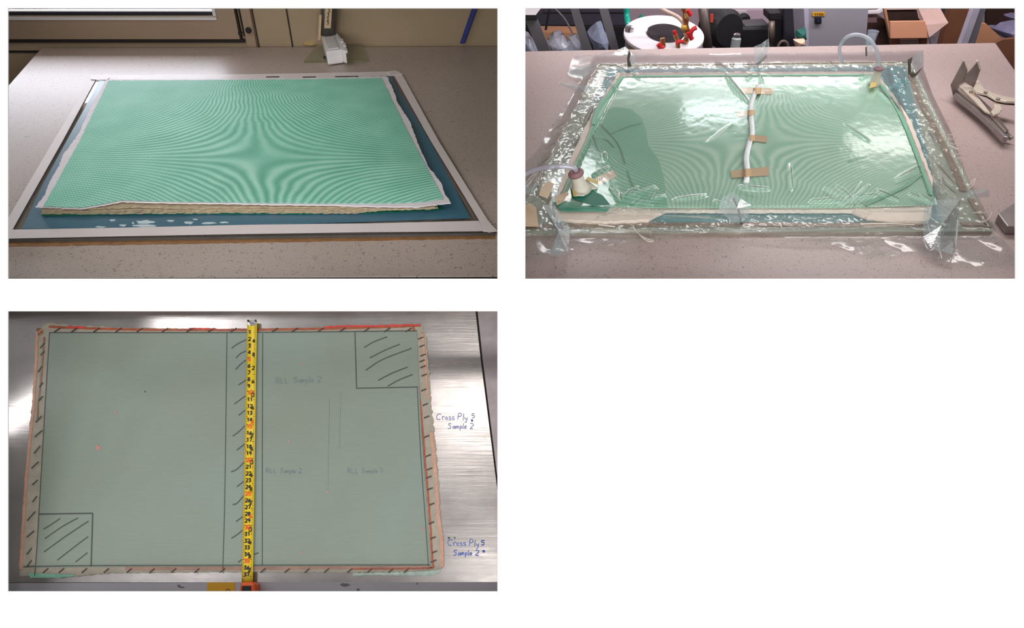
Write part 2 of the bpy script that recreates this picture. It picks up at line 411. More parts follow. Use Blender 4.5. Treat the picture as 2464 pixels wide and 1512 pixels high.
# trims: grooves and battens of the back wall
m_groove = M('dark_groove', (40, 32, 30), 0.8, var=0.1)
t1 = MB().box((XL, YWA-.010, wz(101)), (wx(590, 95), YWA, wz(93))); struct('trim_1', t1, m_groove)
t2 = MB().box((XL, YWA-.006, wz(126)), (wx(118, 122), YWA, wz(121.5))); struct('trim_2', t2, m_groove)
t3 = MB().box((wx(586, 50), YWA-.016, wz(140)), (wx(609, 50), YWA, .7)); struct('trim_3', t3, m_frame, bevel=.002)
t4 = MB().box((wx(610.5, 50), YWA-.003, wz(140)), (wx(613, 50), YWA+.001, .7)); struct('trim_4', t4, m_groove)
t5 = MB().box((wx(692.5, 50), YWA-.003, wz(140)), (wx(695.5, 50), YWA+.001, .7)); struct('trim_5', t5, m_groove)
t6 = MB().box((wx(573.5, 50), YWA-.014, wz(92)), (wx(576, 50), YWA, .7)); struct('trim_6', t6, m_groove)
t7 = MB().box((wx(583, 50), YWA-.018, wz(84)), (wx(585.5, 50), YWA, .7)); struct('trim_7', t7, m_groove)
kn = thing('round_knob', 'small black round knob on the wall post right of the window', 'knob', PY(600, 71, YWA-.016))
c = PY(600, 71, YWA-.016)
obj('stem', MB().lathe([(.004, 0), (.004, .008)], c, (0, -1, 0), 12), m_dark, kn)
obj('cap', MB().lathe([(.006, .007), (.010, .009), (.010, .013), (.007, .016)], c, (0, -1, 0), 20), m_dark, kn, smooth=False)

# ================================================================== LEFT ROOM
# bench
bl = [PZ(100, 115), PZ(*(lambda t: (100-.89*t*1.0, 115+t))(0))]
A_back_l = PZ(100, 115); A_back_r = PZ(1260, 101)
dl = (PZ(19, 207)-A_back_l); dl = dl/abs(dl.y)
yfl, yfr = PZ(600, 670).y, PZ(1197, 664.5).y
fl = A_back_l+dl*(A_back_l.y-yfl+0.0); fl.y = yfl
bench = thing('lab_bench', 'speckled beige lab bench under the uncovered green mesh layup', 'bench', Vector((-.9, 1.9, 0)))
top = [Vector((fl.x, yfl, 0)), Vector((-.014, yfr, 0)), Vector((-.014, YWA-.022, 0)), Vector((A_back_l.x, A_back_l.y, 0))]
obj('worktop', MB().prism(top, (0, 0, -.035)), m_bencha, bench, bevel=.0015)
m_edge = M('black_bench_edge', (22, 18, 18), 0.5)
eb = MB().prism([Vector((fl.x, yfl-.003, -.002)), Vector((-.014, yfr-.003, -.002)), Vector((-.014, yfr-.0003, -.002)), Vector((fl.x, yfl-.0003, -.002))], (0, 0, -.033))
obj('edge_band', eb, m_edge, bench)
m_leg = M('grey_steel_leg', (120, 118, 122), 0.4, 0.3)
for x, y in ((-1.25, 1.62), (-.12, 1.62), (-1.25, 2.5), (-.12, 2.5)):
    obj('leg', MB().box((x-.02, y-.02, FZ), (x+.02, y+.02, -.035)), m_leg, bench)

# glass mould plate, taped round its rim
TP = .007
plate_px = [(214, 184), (965, 173), (1196, 557), (1190, 560), (-40, 577)]
pl = thing('mould_plate', 'clear glass plate with taped rim under the uncovered green mesh', 'glass plate', PZ(600, 400))
obj('glass', polyprism([(220, 186), (964, 174), (1192, 560), (-10, 577)], TP, TP-.0004), m_glass, pl)
m_edge2 = M('glass_edge_grey', (92, 88, 84), 0.25, var=0.15, scale=14)
obj('front_edge', MB().prism([PZ(-10, 577, TP), PZ(1192, 560.3, TP), PZ(1192, 561.2, TP), PZ(-10, 578, TP)], (0, 0, -TP+.0004)), m_edge2, pl)
# brown residue line along the front of the plate, its shadow painted on the bench
m_shadow = M('brown_shadow_paint', (150, 105, 62), 0.6, var=0.25, scale=60)
mb = sheet([(-30, 584), (600, 574), (1190, 566)], [(-30, 594), (300, 589), (600, 584), (1192, 574)], [(-30, 584), (-30, 594)], [(1190, 566), (1192, 574)], lambda *a: .0009, .0007, 90, 2, fray=1.2)
tag(obj('brown_plate_shadow', mb, m_shadow), 'thin brown painted shadow on the bench along the front of the glass plate', 'shading')
# blue sheet
def bluemat():
    t = NT('blue_release_sheet'); co = t.coord(); big = t.noise(co, 3, 2)
    c = t.ramp(big, [(0.3, lin((60, 106, 128))), (0.7, lin((70, 118, 140)))])
    n = t.noise(co, 26, 4, 0.6, (0.5, 1, 1)); sp = t.n('ShaderNodeSeparateXYZ'); t.l(co, sp.inputs[0])
    t.surf(t.bsdf(c, 0.34, 0, t.bump(n, 0.1, .001), 0.5)); return t.m
m_blue = bluemat()
mb = sheet([(240, 194), (600, 190), (940, 183)], [(52, 551), (300, 548), (600, 543), (1132, 524)], [(240, 194), (160, 340), (105, 440), (52, 551)], [(940, 183), (1040, 350), (1132, 524)], lambda *a: TP+.0012, .0008, 40, 30)
bfa = tag(obj('blue_release_film', mb, m_blue, origin=PZ(600, 400)), 'glossy blue release film on the glass plate, beneath the uncovered layup', 'film')
# bright scuffs of wax on the film
m_scuff = M('white_wax', (205, 222, 228), 0.4, var=0.1)
for k, (x, y, wdt, hh) in enumerate([(270, 530, 9, 3), (296, 542, 10, 3), (320, 537, 4, 3), (350, 534, 24, 5), (348, 543, 34, 3), (410, 531, 11, 2.5), (455, 536, 12, 4), (500, 537, 20, 3), (540, 535, 12, 2), (470, 528, 9, 2), (240, 546, 16, 2)]):
    P = []
    for a in range(14):
        an = 2*math.pi*a/14; r = random.uniform(.55, 1.1); P.append((x+math.cos(an)*wdt*r, y+math.sin(an)*hh*r))
    obj('wax_smear', polyprism(P, TP+.0018, .0005), m_scuff, bfa)
# tapes
m_tape = M('white_tape', (232, 220, 220), 0.45, var=0.03, scale=8, bump=.05)
def tapestrip(P, label, h, ext=()):
    mb = polyprism(P, h, .0007)
    return tag(obj('white_tape_strip', mb, m_tape), label, 'tape', 'white tape round the glass plate')
far = None
tapestrip([(231, 190), (150, 340), (31, 551), (14, 577), (-14, 577), (19, 526), (128, 340), (219, 187)], 'white tape strip along the left rim of the glass plate', TP+.0009)
far = tapestrip([(216, 181), (600, 178.5), (800, 175), (960, 171.5), (962, 181), (800, 189), (600, 192.5), (262, 191.5), (218, 190)], 'white tape strip along the far rim of the glass plate', TP+.0018)
tapestrip([(946, 178), (967, 178), (1056, 340), (1172, 527), (1196, 557), (1163, 558), (1152, 529), (1037, 340)], 'white tape strip along the right rim of the glass plate', TP+.0009)
tapestrip([(12, 553), (300, 548), (600, 541), (900, 537.5), (1152, 531.5), (1164, 556), (900, 558), (600, 562.5), (300, 568), (-20, 575)], 'white tape strip along the front rim of the glass plate', TP+.0018)
for P, lb in (([(216, 180), (262, 182), (264, 187), (256, 192), (218, 191)], 'folded white tape end at the far left corner of the plate'),
              ([(930, 172), (950, 169), (970, 178), (966, 182), (940, 182)], 'creamy folded tape end at the far right corner of the plate'),
              ([(1156, 531), (1171, 527), (1197, 556), (1176, 559), (1163, 554)], 'cream tape lap at the near right corner of the plate')):
    tag(obj('tape_corner', polyprism(P, TP+.0032, .0014), m_tape, bevel=.0004), lb, 'tape')
# dark gaps at the far tape
for x0, x1, y in ((640, 672, 185), (728, 760, 185.5), (806, 862, 184.2)):
    obj('pen_dash', polyprism([(x0, y-.9), (x1, y-1.4), (x1, y+.8), (x0, y+1)], TP+.0024, .0004), m_groove, far)
# thin dark line: gap of sealant at inside of the left and right tape
m_brn = M('brown_rim', (120, 98, 92), 0.6, var=0.1)
tag(obj('sealant_line', MB().ribbon([PZ(232, 191, TP+.0006), PZ(151, 341, TP+.0006), PZ(33, 548, TP+.0006)], .0022, (0, 0, 1)), m_groove), 'dark narrow sealant line inside the left tape', 'sealant')
tag(obj('sealant_line', MB().ribbon([PZ(944, 181, TP+.0006), PZ(1030, 340, TP+.0006), PZ(1145, 530, TP+.0006)], .007, (0, 0, 1)), m_brn), 'brown sealant line inside the right tape', 'sealant')

# layup: green bottom mesh, plies, peel cloth, green mesh
def bulge(px): return .006*math.exp(-((px-330)/90)**2)
m_cream = M('glass_fibre_cream', (182, 164, 136), 0.7, var=0.22, scale=90, bump=.3)
m_cloth = M('white_peel_cloth', (236, 228, 234), 0.6, var=0.05, scale=30, bump=.2)
m_gdark = M('dark_green_mesh', (10, 110, 84), 0.5, var=0.3, scale=200)
Lc = [(262, 197), (225, 245), (190, 310), (150, 380), (120, 440), (100, 505)]
Rc = [(925, 190), (960, 260), (1000, 340), (1050, 430), (1062, 495)]
mb = sheet([(264, 200), (925, 195)], [(100, 519), (300, 515), (600, 514.5), (900, 513), (1066, 504)], [(264, 200), (100, 519)], [(925, 195), (1066, 504)], lambda *a: TP+.0035, .0012, 110, 20, fray=1.6, seed=2)
tag(obj('flow_mesh', mb, m_gdark), 'dark green mesh fringe at the very bottom of the uncovered layup', 'mesh')
plies = [  # front-left y, mid, right y, x-left, x-right, z
 (514, 511, 499, 100, 1040, .0065), (512, 508, 501, 99, 1048, .0095), (510, 504, 500, 102, 1052, .0125), (505, 498, 500, 98, 1049, .0155)]
for k, (ya, ym, yr, x0, x1, z) in enumerate(plies):
    f = (lambda z: lambda px, py, s, t: TP+z-.001+bulge(px)*(z/.0155)*t**3+.0002*noise.noise(Vector((px*.03, py*.03, z*900))))(z)
    mb = sheet([(262, 200-k), (600, 198-k), (925, 195-k)], [(x0, ya), (250, ya-1-k), (330, ya-2-k*2), (420, (ya+ym)/2-1), (600, ym), (850, ym+1), (950, yr+3), (x1, yr)],
               [(262, 200-k), (150, 395), (x0, ya)], [(925, 195-k), (1000, 330), (x1, yr)], f, .0026, 130, 24, fray=2.0, seed=10+k)
    tag(obj('glass_fibre_ply', mb, m_cream), ['lowest cream glass fibre ply showing at the front of the uncovered layup', 'second lowest cream ply in the front edge of the uncovered layup',
        'second highest cream ply in the front edge of the uncovered layup', 'topmost cream ply, just under the white peel cloth'][k], 'fabric', 'cream plies of the layup')
hs = lambda px, py, s, t: TP+.0195+bulge(px)*t**3+.0012*noise.noise(Vector((px*.015, py*.02, 3)))*(0.4+s)
mb = sheet([(256, 192), (600, 191), (932, 184)],
           [(85, 498), (150, 500), (200, 502), (250, 493), (290, 485), (330, 486), (400, 488), (600, 491), (800, 494), (900, 497), (1000, 498), (1084, 488)],
           [(256, 192), (240, 220), (225, 245), (218, 262), (200, 295), (188, 325), (172, 345), (150, 375), (142, 400), (122, 432), (108, 470), (85, 498)],
           [(932, 184), (946, 215), (958, 250), (985, 290), (1000, 330), (1012, 360), (1030, 400), (1062, 440), (1070, 465), (1084, 488)], hs, .0022, 140, 70, fray=1.3, seed=21)
tag(obj('peel_cloth', mb, m_cloth, smooth=False), 'white peel cloth with wavy border showing round the uncovered green mesh', 'cloth')
m_mesh_a = moire('green_flow_mesh_weave', (104, 178, 152), (138, 212, 187), (186, 236, 218), 1550, shear=SHA)

hm = lambda px, py, s, t: hs(px, py, s, t)+.0022
mb = sheet([(261, 194), (600, 192), (918, 188)],
           [(104, 496), (150, 498), (200, 498), (250, 490), (290, 481), (330, 482), (400, 484), (600, 487), (800, 489), (900, 489), (1000, 487), (1067, 478)],
           [(261, 194), (190, 342), (104, 496)], [(918, 188), (985, 325), (1067, 478)], hm, .0009, 140, 70, fray=1.0, seed=22)
tag(obj('flow_mesh', mb, m_mesh_a, origin=PZ(625, 385, .025)), 'uncovered pale green flow mesh with ripple pattern on white cloth', 'mesh')

# pole, white box, glass strip, blue rod at the back of the bench
m_pole = M('grey_metal_pole', (112, 108, 104), 0.35, 0.6, var=.1, scale=5)
m_box = M('white_plastic', (232, 228, 230), 0.35, var=.02)
bx = thing('junction_box', 'white plastic junction box with ribbed lid at the foot of the pole', 'box', PZ(805, 140))
Y0 = PZ(805, 142, 0).y
# sloped block: front face and top
def bpnt(px, py, Y): return PY(px, py, Y)
fb = [PZ(779, 139, .004), PZ(828, 137, .004)]
body = polyprism([(773, 84), (808, 81), (824, 119), (785, 124)], .048, .044)
obj('body', body, m_box, bx, bevel=.005)
obj('lid', polyprism([(780, 88), (803, 86), (815, 114), (790, 118)], .0505, .003), m_pvc, bx, bevel=.001)
obj('side_cover', polyprism([(806, 79), (813, 79), (822, 92), (832, 112), (832, 124), (823, 121)], .050, .040), m_box, bx, bevel=.004)
for x, y in ((822, 96), (828, 106), (831, 118)):
    obj('clip', polyprism([(x-4, y-3), (x+3, y-4), (x+5, y+3), (x-2, y+4)], .054, .010), m_box, bx, bevel=.0015)
obj('slot', MB().box((PZ(779, 139, .005).x, PZ(800, 140, .004).y-.004, .004), (PZ(789, 139, .005).x, PZ(800, 140, .004).y+.004, .010)), m_dark, bx)
po = thing('wall_pole', 'grey metal pole rising from the white junction box', 'pole', PY(790, 82, YWA-.05))
poleY = YWA-.045
pb = MB().tube([PY(788, 84, poleY), PY(793, 5, poleY)], .0265, 20); obj('tube', pb, m_pole, po, smooth=True)
m_labl = M('tan_label', (205, 176, 140), 0.5, var=.08, scale=40)
lb = MB(); 
for sgn, (xa, xb, ya, yb_) in enumerate([(783, 799, 20, 68), (768, 774, 36, 96)]):
    lb.prism([PY(xa, ya, poleY-.0272), PY(xb, ya, poleY-.0272), PY(xb-3, yb_, poleY-.0272), PY(xa-3, yb_, poleY-.0272)], (0, .001, 0))
lbo = obj('label', lb, m_labl, po)
tx = MB()
for k, (x, y) in enumerate([(791, 26), (789, 36), (788, 46), (788, 55)]):
    write(tx, random.choice('53'), x-2, y+4, 8, lambda a, b, h: PY(a, b, poleY-.0285), Vector((0, -1, 0)), .0016)
obj('label_print', tx, m_dark, lbo)
m_gstrip = filmmat('green_tinted_glass', (0.92, 0.95, 0.88, 1), .10, .08, 3, .0, (.55, .6, .45), .10)
gs = thing('glass_offcut', 'small green tinted glass strip lying before the white junction box', 'glass', PZ(808, 148))
obj('pane', polyprism([(762, 108), (870, 106), (887, 144), (731, 147)], .0045, .004), m_gstrip, gs)
m_ge = M('olive_glass_edge', (112, 108, 70), .3, var=.15)
obj('front_edge', MB().prism([PZ(731, 147, .0047), PZ(887, 144, .0047), PZ(887, 144.8, .0047), PZ(731, 147.8, .0047)], (0, 0, -.0042)), m_ge, gs)
m_putty = M('yellow_putty', (190, 160, 110), .7, var=.1)
mb = MB(); pc = PZ(749, 104, .0)
mb.lathe([(.032, .0005), (.030, .006), (.018, .014), (.004, .018)], pc, (0, 0, 1), 14)
tag(obj('putty_lump', mb, m_putty, smooth=True), 'yellowish lump of putty on the bench left of the pole foot', 'putty')
m_bl = M('royal_blue_paint', (8, 30, 128), .4, var=.05)
mb = MB().prism([PY(1139, 10, YWA-.004), PY(1152, 10, YWA-.004), PY(1118, 103, YWA-.004), PY(1107, 103, YWA-.004)], (0, -.012, 0))
tag(obj('blue_rod', mb, m_bl, bevel=.002), 'royal blue flat rod leaning on the back wall above the bench', 'rod')

# ================================================================== RIGHT ROOM: bagged layup
UP = Vector((0, 0, 1))
B_bl = PZ(1264, 124); B_br = PZ(2395, 103); yf2 = PZ(1800, 690).y
rr = PZ(2443, 171)-B_br; rr = rr/abs(rr.y)
frx = (B_br+rr*(B_br.y-yf2)).x
benchb = thing('lab_bench', 'rose grey speckled lab bench under the film bagged layup', 'bench', Vector((1.0, 1.9, 0)))
obj('worktop', MB().prism([Vector((.014, yf2, 0)), Vector((frx, yf2, 0)), Vector((B_br.x, B_br.y, 0)), Vector((.014, B_bl.y, 0))], (0, 0, -.035)), m_benchb, benchb, bevel=.0015)
for x, y in ((.2, 1.5), (1.3, 1.5), (.2, 2.35), (1.35, 2.35)):
    obj('leg', MB().box((x-.02, y-.02, FZ), (x+.02, y+.02, -.035)), m_leg, benchb)

def inq(px, py, Q):
    """signed pixel distance to a convex outline, positive inside"""
    d = 1e9
    for a, b in zip(Q, Q[1:]+Q[:1]):
        ex, ey = b[0]-a[0], b[1]-a[1]; L = math.hypot(ex, ey); d = min(d, (ex*(py-a[1])-ey*(px-a[0]))/L)
    return d
def sm(x): x = max(0, min(1, x)); return x*x*(3-2*x)
plb = thing('mould_plate', 'clear glass plate beneath the film bagged layup', 'glass plate', PZ(1800, 350))
obj('glass', polyprism([(1440, 152), (2194, 146), (2388, 556), (1225, 562)], TP, TP-.0004), m_glassb, plb)
obj('front_edge', MB().prism([PZ(1225, 562.2, TP), PZ(2388, 556.2, TP), PZ(2388, 557, TP), PZ(1225, 563, TP)], (0, 0, -TP+.0004)), M('glass_edge_pale', (150, 140, 128), .25, var=.15, scale=14), plb)
mb = sheet([(1462, 166), (2178, 160)], [(1330, 540), (2268, 533)], [(1462, 166), (1330, 540)], [(2178, 160), (2202, 260), (2230, 360), (2268, 533)], lambda *a: TP+.0012, .0008, 30, 20)
m_aqua = M('aqua_release_sheet', (100, 150, 156), .25, var=.08, scale=6, spec=.6)
tag(obj('blue_release_film', mb, m_aqua), 'teal blue release film on the glass plate, beneath the bagged layup', 'film')
m_clothb = M('cream_peel_cloth', (232, 218, 205), 0.6, var=0.05, scale=30, bump=.2)
TS = .017
hb0 = lambda px, py, s, t: TP+.011+.0008*noise.noise(Vector((px*.02, py*.03, 5)))
mb = sheet([(1488, 175), (1800, 173), (2080, 172), (2108, 174)],
           [(1335, 527), (1450, 533), (1560, 528), (1600, 506), (1800, 506), (2050, 506), (2085, 522), (2150, 530), (2235, 532), (2240, 520)],
           [(1488, 175), (1440, 250), (1405, 310), (1370, 390), (1345, 450), (1335, 527)],
           [(2108, 174), (2150, 228), (2192, 292), (2222, 370), (2245, 430), (2240, 520)], hb0, .008, 110, 60, fray=1.5, seed=31)
tag(obj('peel_cloth', mb, m_clothb), 'cream peel cloth showing round the bagged green mesh', 'cloth')
m_mesh_b = moire('green_flow_mesh_under_film', (138, 194, 166), (168, 212, 188), (204, 230, 212), 2000, True, .05, -.01, shear=SHB)
hb = lambda px, py, s, t: TP+.0145+.0010*noise.noise(Vector((px*.02, py*.03, 8)))
mb = sheet([(1496, 184), (1650, 181), (1800, 181), (1950, 180), (2100, 178)],
           [(1345, 488), (1400, 494), (1470, 497), (1600, 500), (1800, 500), (2000, 500), (2120, 497), (2256, 493)],
           [(1496, 184), (1462, 225), (1440, 262), (1428, 290), (1410, 340), (1385, 390), (1345, 488)],
           [(2100, 178), (2136, 215), (2160, 255), (2182, 300), (2205, 360), (2224, 415), (2256, 493)], hb, .0012, 150, 80, fray=1.0, seed=32)
tag(obj('flow_mesh', mb, m_mesh_b, origin=PZ(1800, 335, .022)), 'green flow mesh with ripple pattern sealed under clear vacuum film', 'mesh')
m_wet = moire('wet_green_mesh', (104, 172, 142), (132, 194, 164), (160, 210, 184), 2300, False, 0, .08)
mb = sheet([(1432, 292), (1455, 268), (1480, 257), (1520, 263), (1545, 285), (1556, 320)],
           [(1400, 480), (1470, 495), (1540, 499), (1606, 499)],
           [(1432, 292), (1412, 345), (1390, 390), (1400, 480)], [(1556, 320), (1560, 350), (1585, 385), (1598, 430), (1606, 499)], lambda a, b, s, t: hb(a, b, s, t)+.0012, .0004, 60, 40, fray=.5)
tag(obj('resin_wet_area', mb, m_wet, origin=PZ(1380, 560, .02)), 'darker green resin soaked area of the mesh round the left port', 'resin')
m_deep = M('deep_green_mesh', (0, 112, 88), .5, var=.12, scale=50)
tag(obj('mesh_flap', polyprism([(1372, 452), (1410, 452), (1425, 458), (1450, 470), (1468, 492), (1430, 495), (1392, 484), (1376, 476)], TP+.019, .001), m_deep), 'deep green flap of folded mesh right below the left port', 'mesh')
tag(obj('mesh_flap', polyprism([(1330, 486), (1385, 488), (1470, 498), (1460, 508), (1350, 508)], TP+.016, .001), M('mid_green_mesh', (70, 150, 125), .5, var=.1)), 'mid green mesh fold along the near left edge of the layup', 'mesh')
# folds in the mesh (fabric creases, pressed channels)
m_fold = M('green_fold', (118, 188, 156), .5, var=.08, scale=20)
fg = 'green folds pressed into the bagged mesh'
for P, wd, lb in (([(1496, 186), (1470, 222), (1440, 262), (1428, 300)], .010, 'green fold along the far left edge of the bagged mesh'),
              ([(2100, 185), (2144, 240), (2172, 290), (2204, 370), (2240, 470)], .008, 'green fold curving down the right edge of the bagged mesh'),
              ([(1520, 184), (1800, 182), (2080, 181)], .007, 'green fold along the far edge of the bagged mesh'),
              ([(2215, 420), (2180, 448), (2130, 472), (2080, 495)], .008, 'green diagonal fold near the right front corner'),
              ([(2040, 388), (2100, 372), (2150, 364)], .004, 'short green fold near the right edge of the bagged mesh')):
    tag(obj('mesh_fold', MB().ribbon([p+Vector((0,0,.0008)) for p in smooth_path([PZ(x, y, TP+.0165) for x, y in P], 20)], wd, UP, .0008), m_fold), lb, 'fold', fg)
for P, lb in (([(1430, 333), (1460, 337), (1478, 355)], 'thin dark crease left of the wet resin area centre'),
           ([(1445, 298), (1475, 330), (1492, 355), (1505, 395)], 'long thin crease running down the wet resin area'),
           ([(1470, 322), (1510, 305), (1545, 296)], 'thin crease reaching the rim of the wet resin area'),
           ([(1428, 325), (1440, 360), (1452, 372)], 'thin crease beside the left edge of the wet area'),
           ([(1510, 410), (1520, 440), (1530, 455)], 'thin crease right of the masking tape')):
    tag(obj('mesh_crease', MB().ribbon(smooth_path([PZ(x, y, TP+.0176) for x, y in P], 14), .0022, UP, .0006), M('dark_green_crease', (84, 150, 122), .5)), lb, 'crease', 'thin creases in the wet area')

# spiral feed tube with masking tape
sp_px = [(1826, 207), (1813, 233), (1806, 258), (1808, 288), (1810, 320), (1803, 345), (1796, 378), (1798, 408), (1796, 438)]
cpath = smooth_path([PZ(x, y, TP+.021) for x, y in sp_px], 150)
m_spiral = M('white_spiral_tube', (248, 248, 252), .35, var=.04)
stn = thing('spiral_tube', 'white spiral wrap tube down the middle of the bagged layup', 'tube', PZ(1806, 320, TP+.015))
obj('core', MB().tube(cpath, .0052, 12), M('tube_core', (240, 242, 248), .4), stn, smooth=True)
coil = []
for k in range(0, 1201):
    u = k/1200*150; i = min(int(u), 149); p = cpath[i].lerp(cpath[i+1], u-i); t = (cpath[i+1]-cpath[i]).normalized()
    a = t.cross(UP).normalized(); b = a.cross(t); an = 2*math.pi*k/12.6
    coil.append(p+(a*math.cos(an)+b*math.sin(an))*.0054)
obj('spiral', MB().tube(coil, .0011, 5), m_spiral, stn, smooth=True)
m_mask = M('masking_tape', (208, 172, 128), .55, var=.05, scale=15, bump=.1)
def over(px, py, s, t):
    d = abs(px-tube_x)/9.0
    return TP+.0172+.0115*max(0, 1-d*d)**.5 if d < 1 else TP+.0172
for tx0, P, lb in ((1822, [(1785, 210), (1860, 212), (1857, 227), (1785, 225)], 'masking tape across the far end of the spiral tube'),
              (1808, [(1773, 268), (1816, 264), (1815, 276), (1774, 282)], 'short masking tape on the left of the spiral tube, second from its far end'),
              (1808, [(1803, 324), (1846, 328), (1845, 343), (1803, 338)], 'short masking tape on the right of the spiral tube'),
              (1798, [(1758, 411), (1850, 401), (1849, 422), (1759, 428)], 'long masking tape across the near end of the spiral tube')):
    tube_x = tx0
    mb = sheet([P[0], P[1]], [P[3], P[2]], [P[0], P[3]], [P[1], P[2]], over, .0004, 36, 3, fray=.3)
    tag(obj('masking_tape', mb, m_mask), lb, 'tape', 'masking tape on the spiral tube')

# ports
m_grom = M('brown_rubber', (150, 112, 118), .5, var=.1, scale=60)
m_cream2 = M('cream_putty', (214, 210, 196), .6, var=.08, scale=40)
def port(cx, cy, rpx, label, base_px, hgt):
    p = PZ(*base_px, TP+.016); c = PY(cx, cy, p.y)
    c.z = max(c.z, p.z+.01); ax = (c-p).normalized(); h = (c-p).length; R = rpx
    t = thing('resin_port', label, 'port', p)
    prof = [(R*1.35, 0), (R*1.1, h*.25), (R*.85, h*.6), (R*.8, h-.004)]
    obj('body', MB().lathe(prof, p, ax, 24), m_cream2, t, smooth=True)
    g = MB(); n, m = 28, 12; q = p+ax*(h); a = ax.orthogonal().normalized(); b = ax.cross(a)
    for i in range(n):
        an = 2*math.pi*i/n; dr = a*math.cos(an)+b*math.sin(an)
        for j in range(m):
            bn = 2*math.pi*j/m; g.v.append(q+dr*(R*.66+R*.42*math.cos(bn))+ax*(R*.42*math.sin(bn)))
    for i in range(n):
        for j in range(m): g.f.append((i*m+j, ((i+1) % n)*m+j, ((i+1) % n)*m+(j+1) % m, i*m+(j+1) % m))
    obj('grommet', g, m_grom, t, smooth=True)
    return t, q
pL, qL = port(1386, 418, .0165, 'left resin port with thick brown rubber grommet over a cream cone', (1400, 462), .03)
obj('skirt', polyprism([(1380, 470), (1372, 445), (1388, 432), (1412, 432), (1438, 452), (1420, 455), (1406, 470)], TP+.0235, .003), m_cream2, pL, bevel=.001)
obj('tape_tab', polyprism([(1378, 452), (1388, 454), (1387, 473), (1379, 471)], TP+.025, .001), M('yellow_tape', (216, 190, 120), .5), pL)
obj('tape_tab', polyprism([(1414, 425), (1440, 436), (1438, 444), (1410, 432)], TP+.027, .001), M('yellow_tape', (216, 190, 120), .5), pL)
pR, qR = port(2114, 166, .0125, 'right vacuum port with grey brown grommet and yellowish collar', (2104, 206), .03)
obj('tape_tab', polyprism([(2098, 188), (2113, 188), (2108, 208), (2092, 212)], TP+.030, .002), M('amber_tape', (205, 182, 120), .5), pR)
hsL = smooth_path([PY(1240, 432, qL.y+.02), PY(1290, 408, qL.y+.02), PY(1340, 401, qL.y), qL+Vector((-.004, 0, .012)), qL+Vector((0, 0, -.01))], 40)
hsL[0].x = max(hsL[0].x, .016)
tag(obj('clear_hose', MB().tube(hsL, .0056, 14), m_hose, smooth=True), 'clear hose entering the left brown grommet from the left', 'hose')
hsR = smooth_path([PY(2026, 150, qR.y+.05), PY(2020, 118, qR.y+.05), PY(2034, 92, qR.y+.04), PY(2062, 83, qR.y+.03), PY(2094, 96, qR.y+.01), PY(2112, 128, qR.y), qR+Vector((0, 0, .01)), qR+Vector((0, 0, -.01))], 48)
tag(obj('clear_hose', MB().tube(hsR, .0050, 14), m_hose, smooth=True), 'clear lilac hose looping up from the right port', 'hose')
m_mask2 = M('pale_masking_tape', (226, 200, 168), .5, var=.05, scale=12, bump=.1)
for P, z, lb in (([(1430, 428), (1474, 409), (1484, 424), (1441, 445)], .0180, 'pale masking tape patch right of the left port'),
              ([(1334, 474), (1378, 456), (1384, 470), (1340, 494)], .0180, 'cream tape strip below left of the left port'),
              ([(1317, 436), (1333, 442), (1318, 478), (1297, 470), (1302, 452)], .012, 'pale tape on the left rim beside the hose'),
              ([(1256, 498), (1275, 488), (1290, 500), (1296, 545), (1256, 545)], .010, 'pale tape in the near left corner of the bagged plate')):
    tag(obj('masking_tape', polyprism(P, TP+z, .0006), m_mask2), lb, 'tape')

# vacuum film with pleats and sealant
QS = [(1495, 180), (2130, 175), (2262, 505), (1335, 505)]
QP = [(1440, 152), (2194, 146), (2384, 552), (1225, 558)]
ridges = [((1738, 172), (1800, 246), .007, 5), ((2158, 432), (2216, 402), .009, 5), ((2235, 322), (2245, 345), .010, 6), ((1465, 402), (1428, 424), .008, 4),
  ((1455, 368), (1458, 385), .006, 4), ((1900, 395), (1905, 455), .007, 4), ((1950, 484), (2055, 478), .008, 5), ((2040, 480), (2110, 468), .007, 4),
  ((1560, 492), (1580, 456), .010, 5), ((1500, 480), (1575, 450), .009, 4), ((1520, 495), (1600, 470), .007, 4), ((1500, 475), (1535, 450), .008, 4),
  ((2112, 460), (2160, 480), .007, 5), ((1780, 450), (1850, 455), .007, 5), ((1722, 150), (1750, 172), .010, 5), ((2140, 235), (2165, 270), .008, 5),
  ((2110, 215), (2150, 250), .007, 5), ((1990, 150), (2015, 166), .008, 5), ((1480, 190), (1460, 205), .01, 6), ((1400, 330), (1385, 350), .01, 5),
  ((1340, 345), (1312, 360), .014, 6), ((1360, 300), (1335, 315), .012, 6), ((1455, 190), (1485, 215), .01, 5), ((1425, 260), (1405, 300), .01, 5),
  ((1325, 380), (1300, 400), .012, 5), ((2255, 400), (2290, 440), .012, 5), ((2250, 430), (2300, 470), .010, 5), ((2262, 405), (2270, 460), .010, 5),
  ((1560, 560), (1575, 582), .016, 7), ((1400, 530), (1520, 505), .006, 4), ((1390, 545), (1480, 510), .006, 4), ((1540, 508), (1700, 512), .008, 5),
  ((1580, 520), (1720, 528), .007, 5), ((1800, 560), (2200, 545), .008, 6), ((1420, 560), (1700, 562), .010, 6), ((2000, 520), (1880, 512), .005, 4),
  ((1240, 470), (1300, 400), .012, 6), ((1700, 345), (1760, 300), .003, 4), ((2030, 300), (2090, 340), .003, 4), ((1620, 480), (1700, 470), .004, 5)]
rnd = random.Random(5)
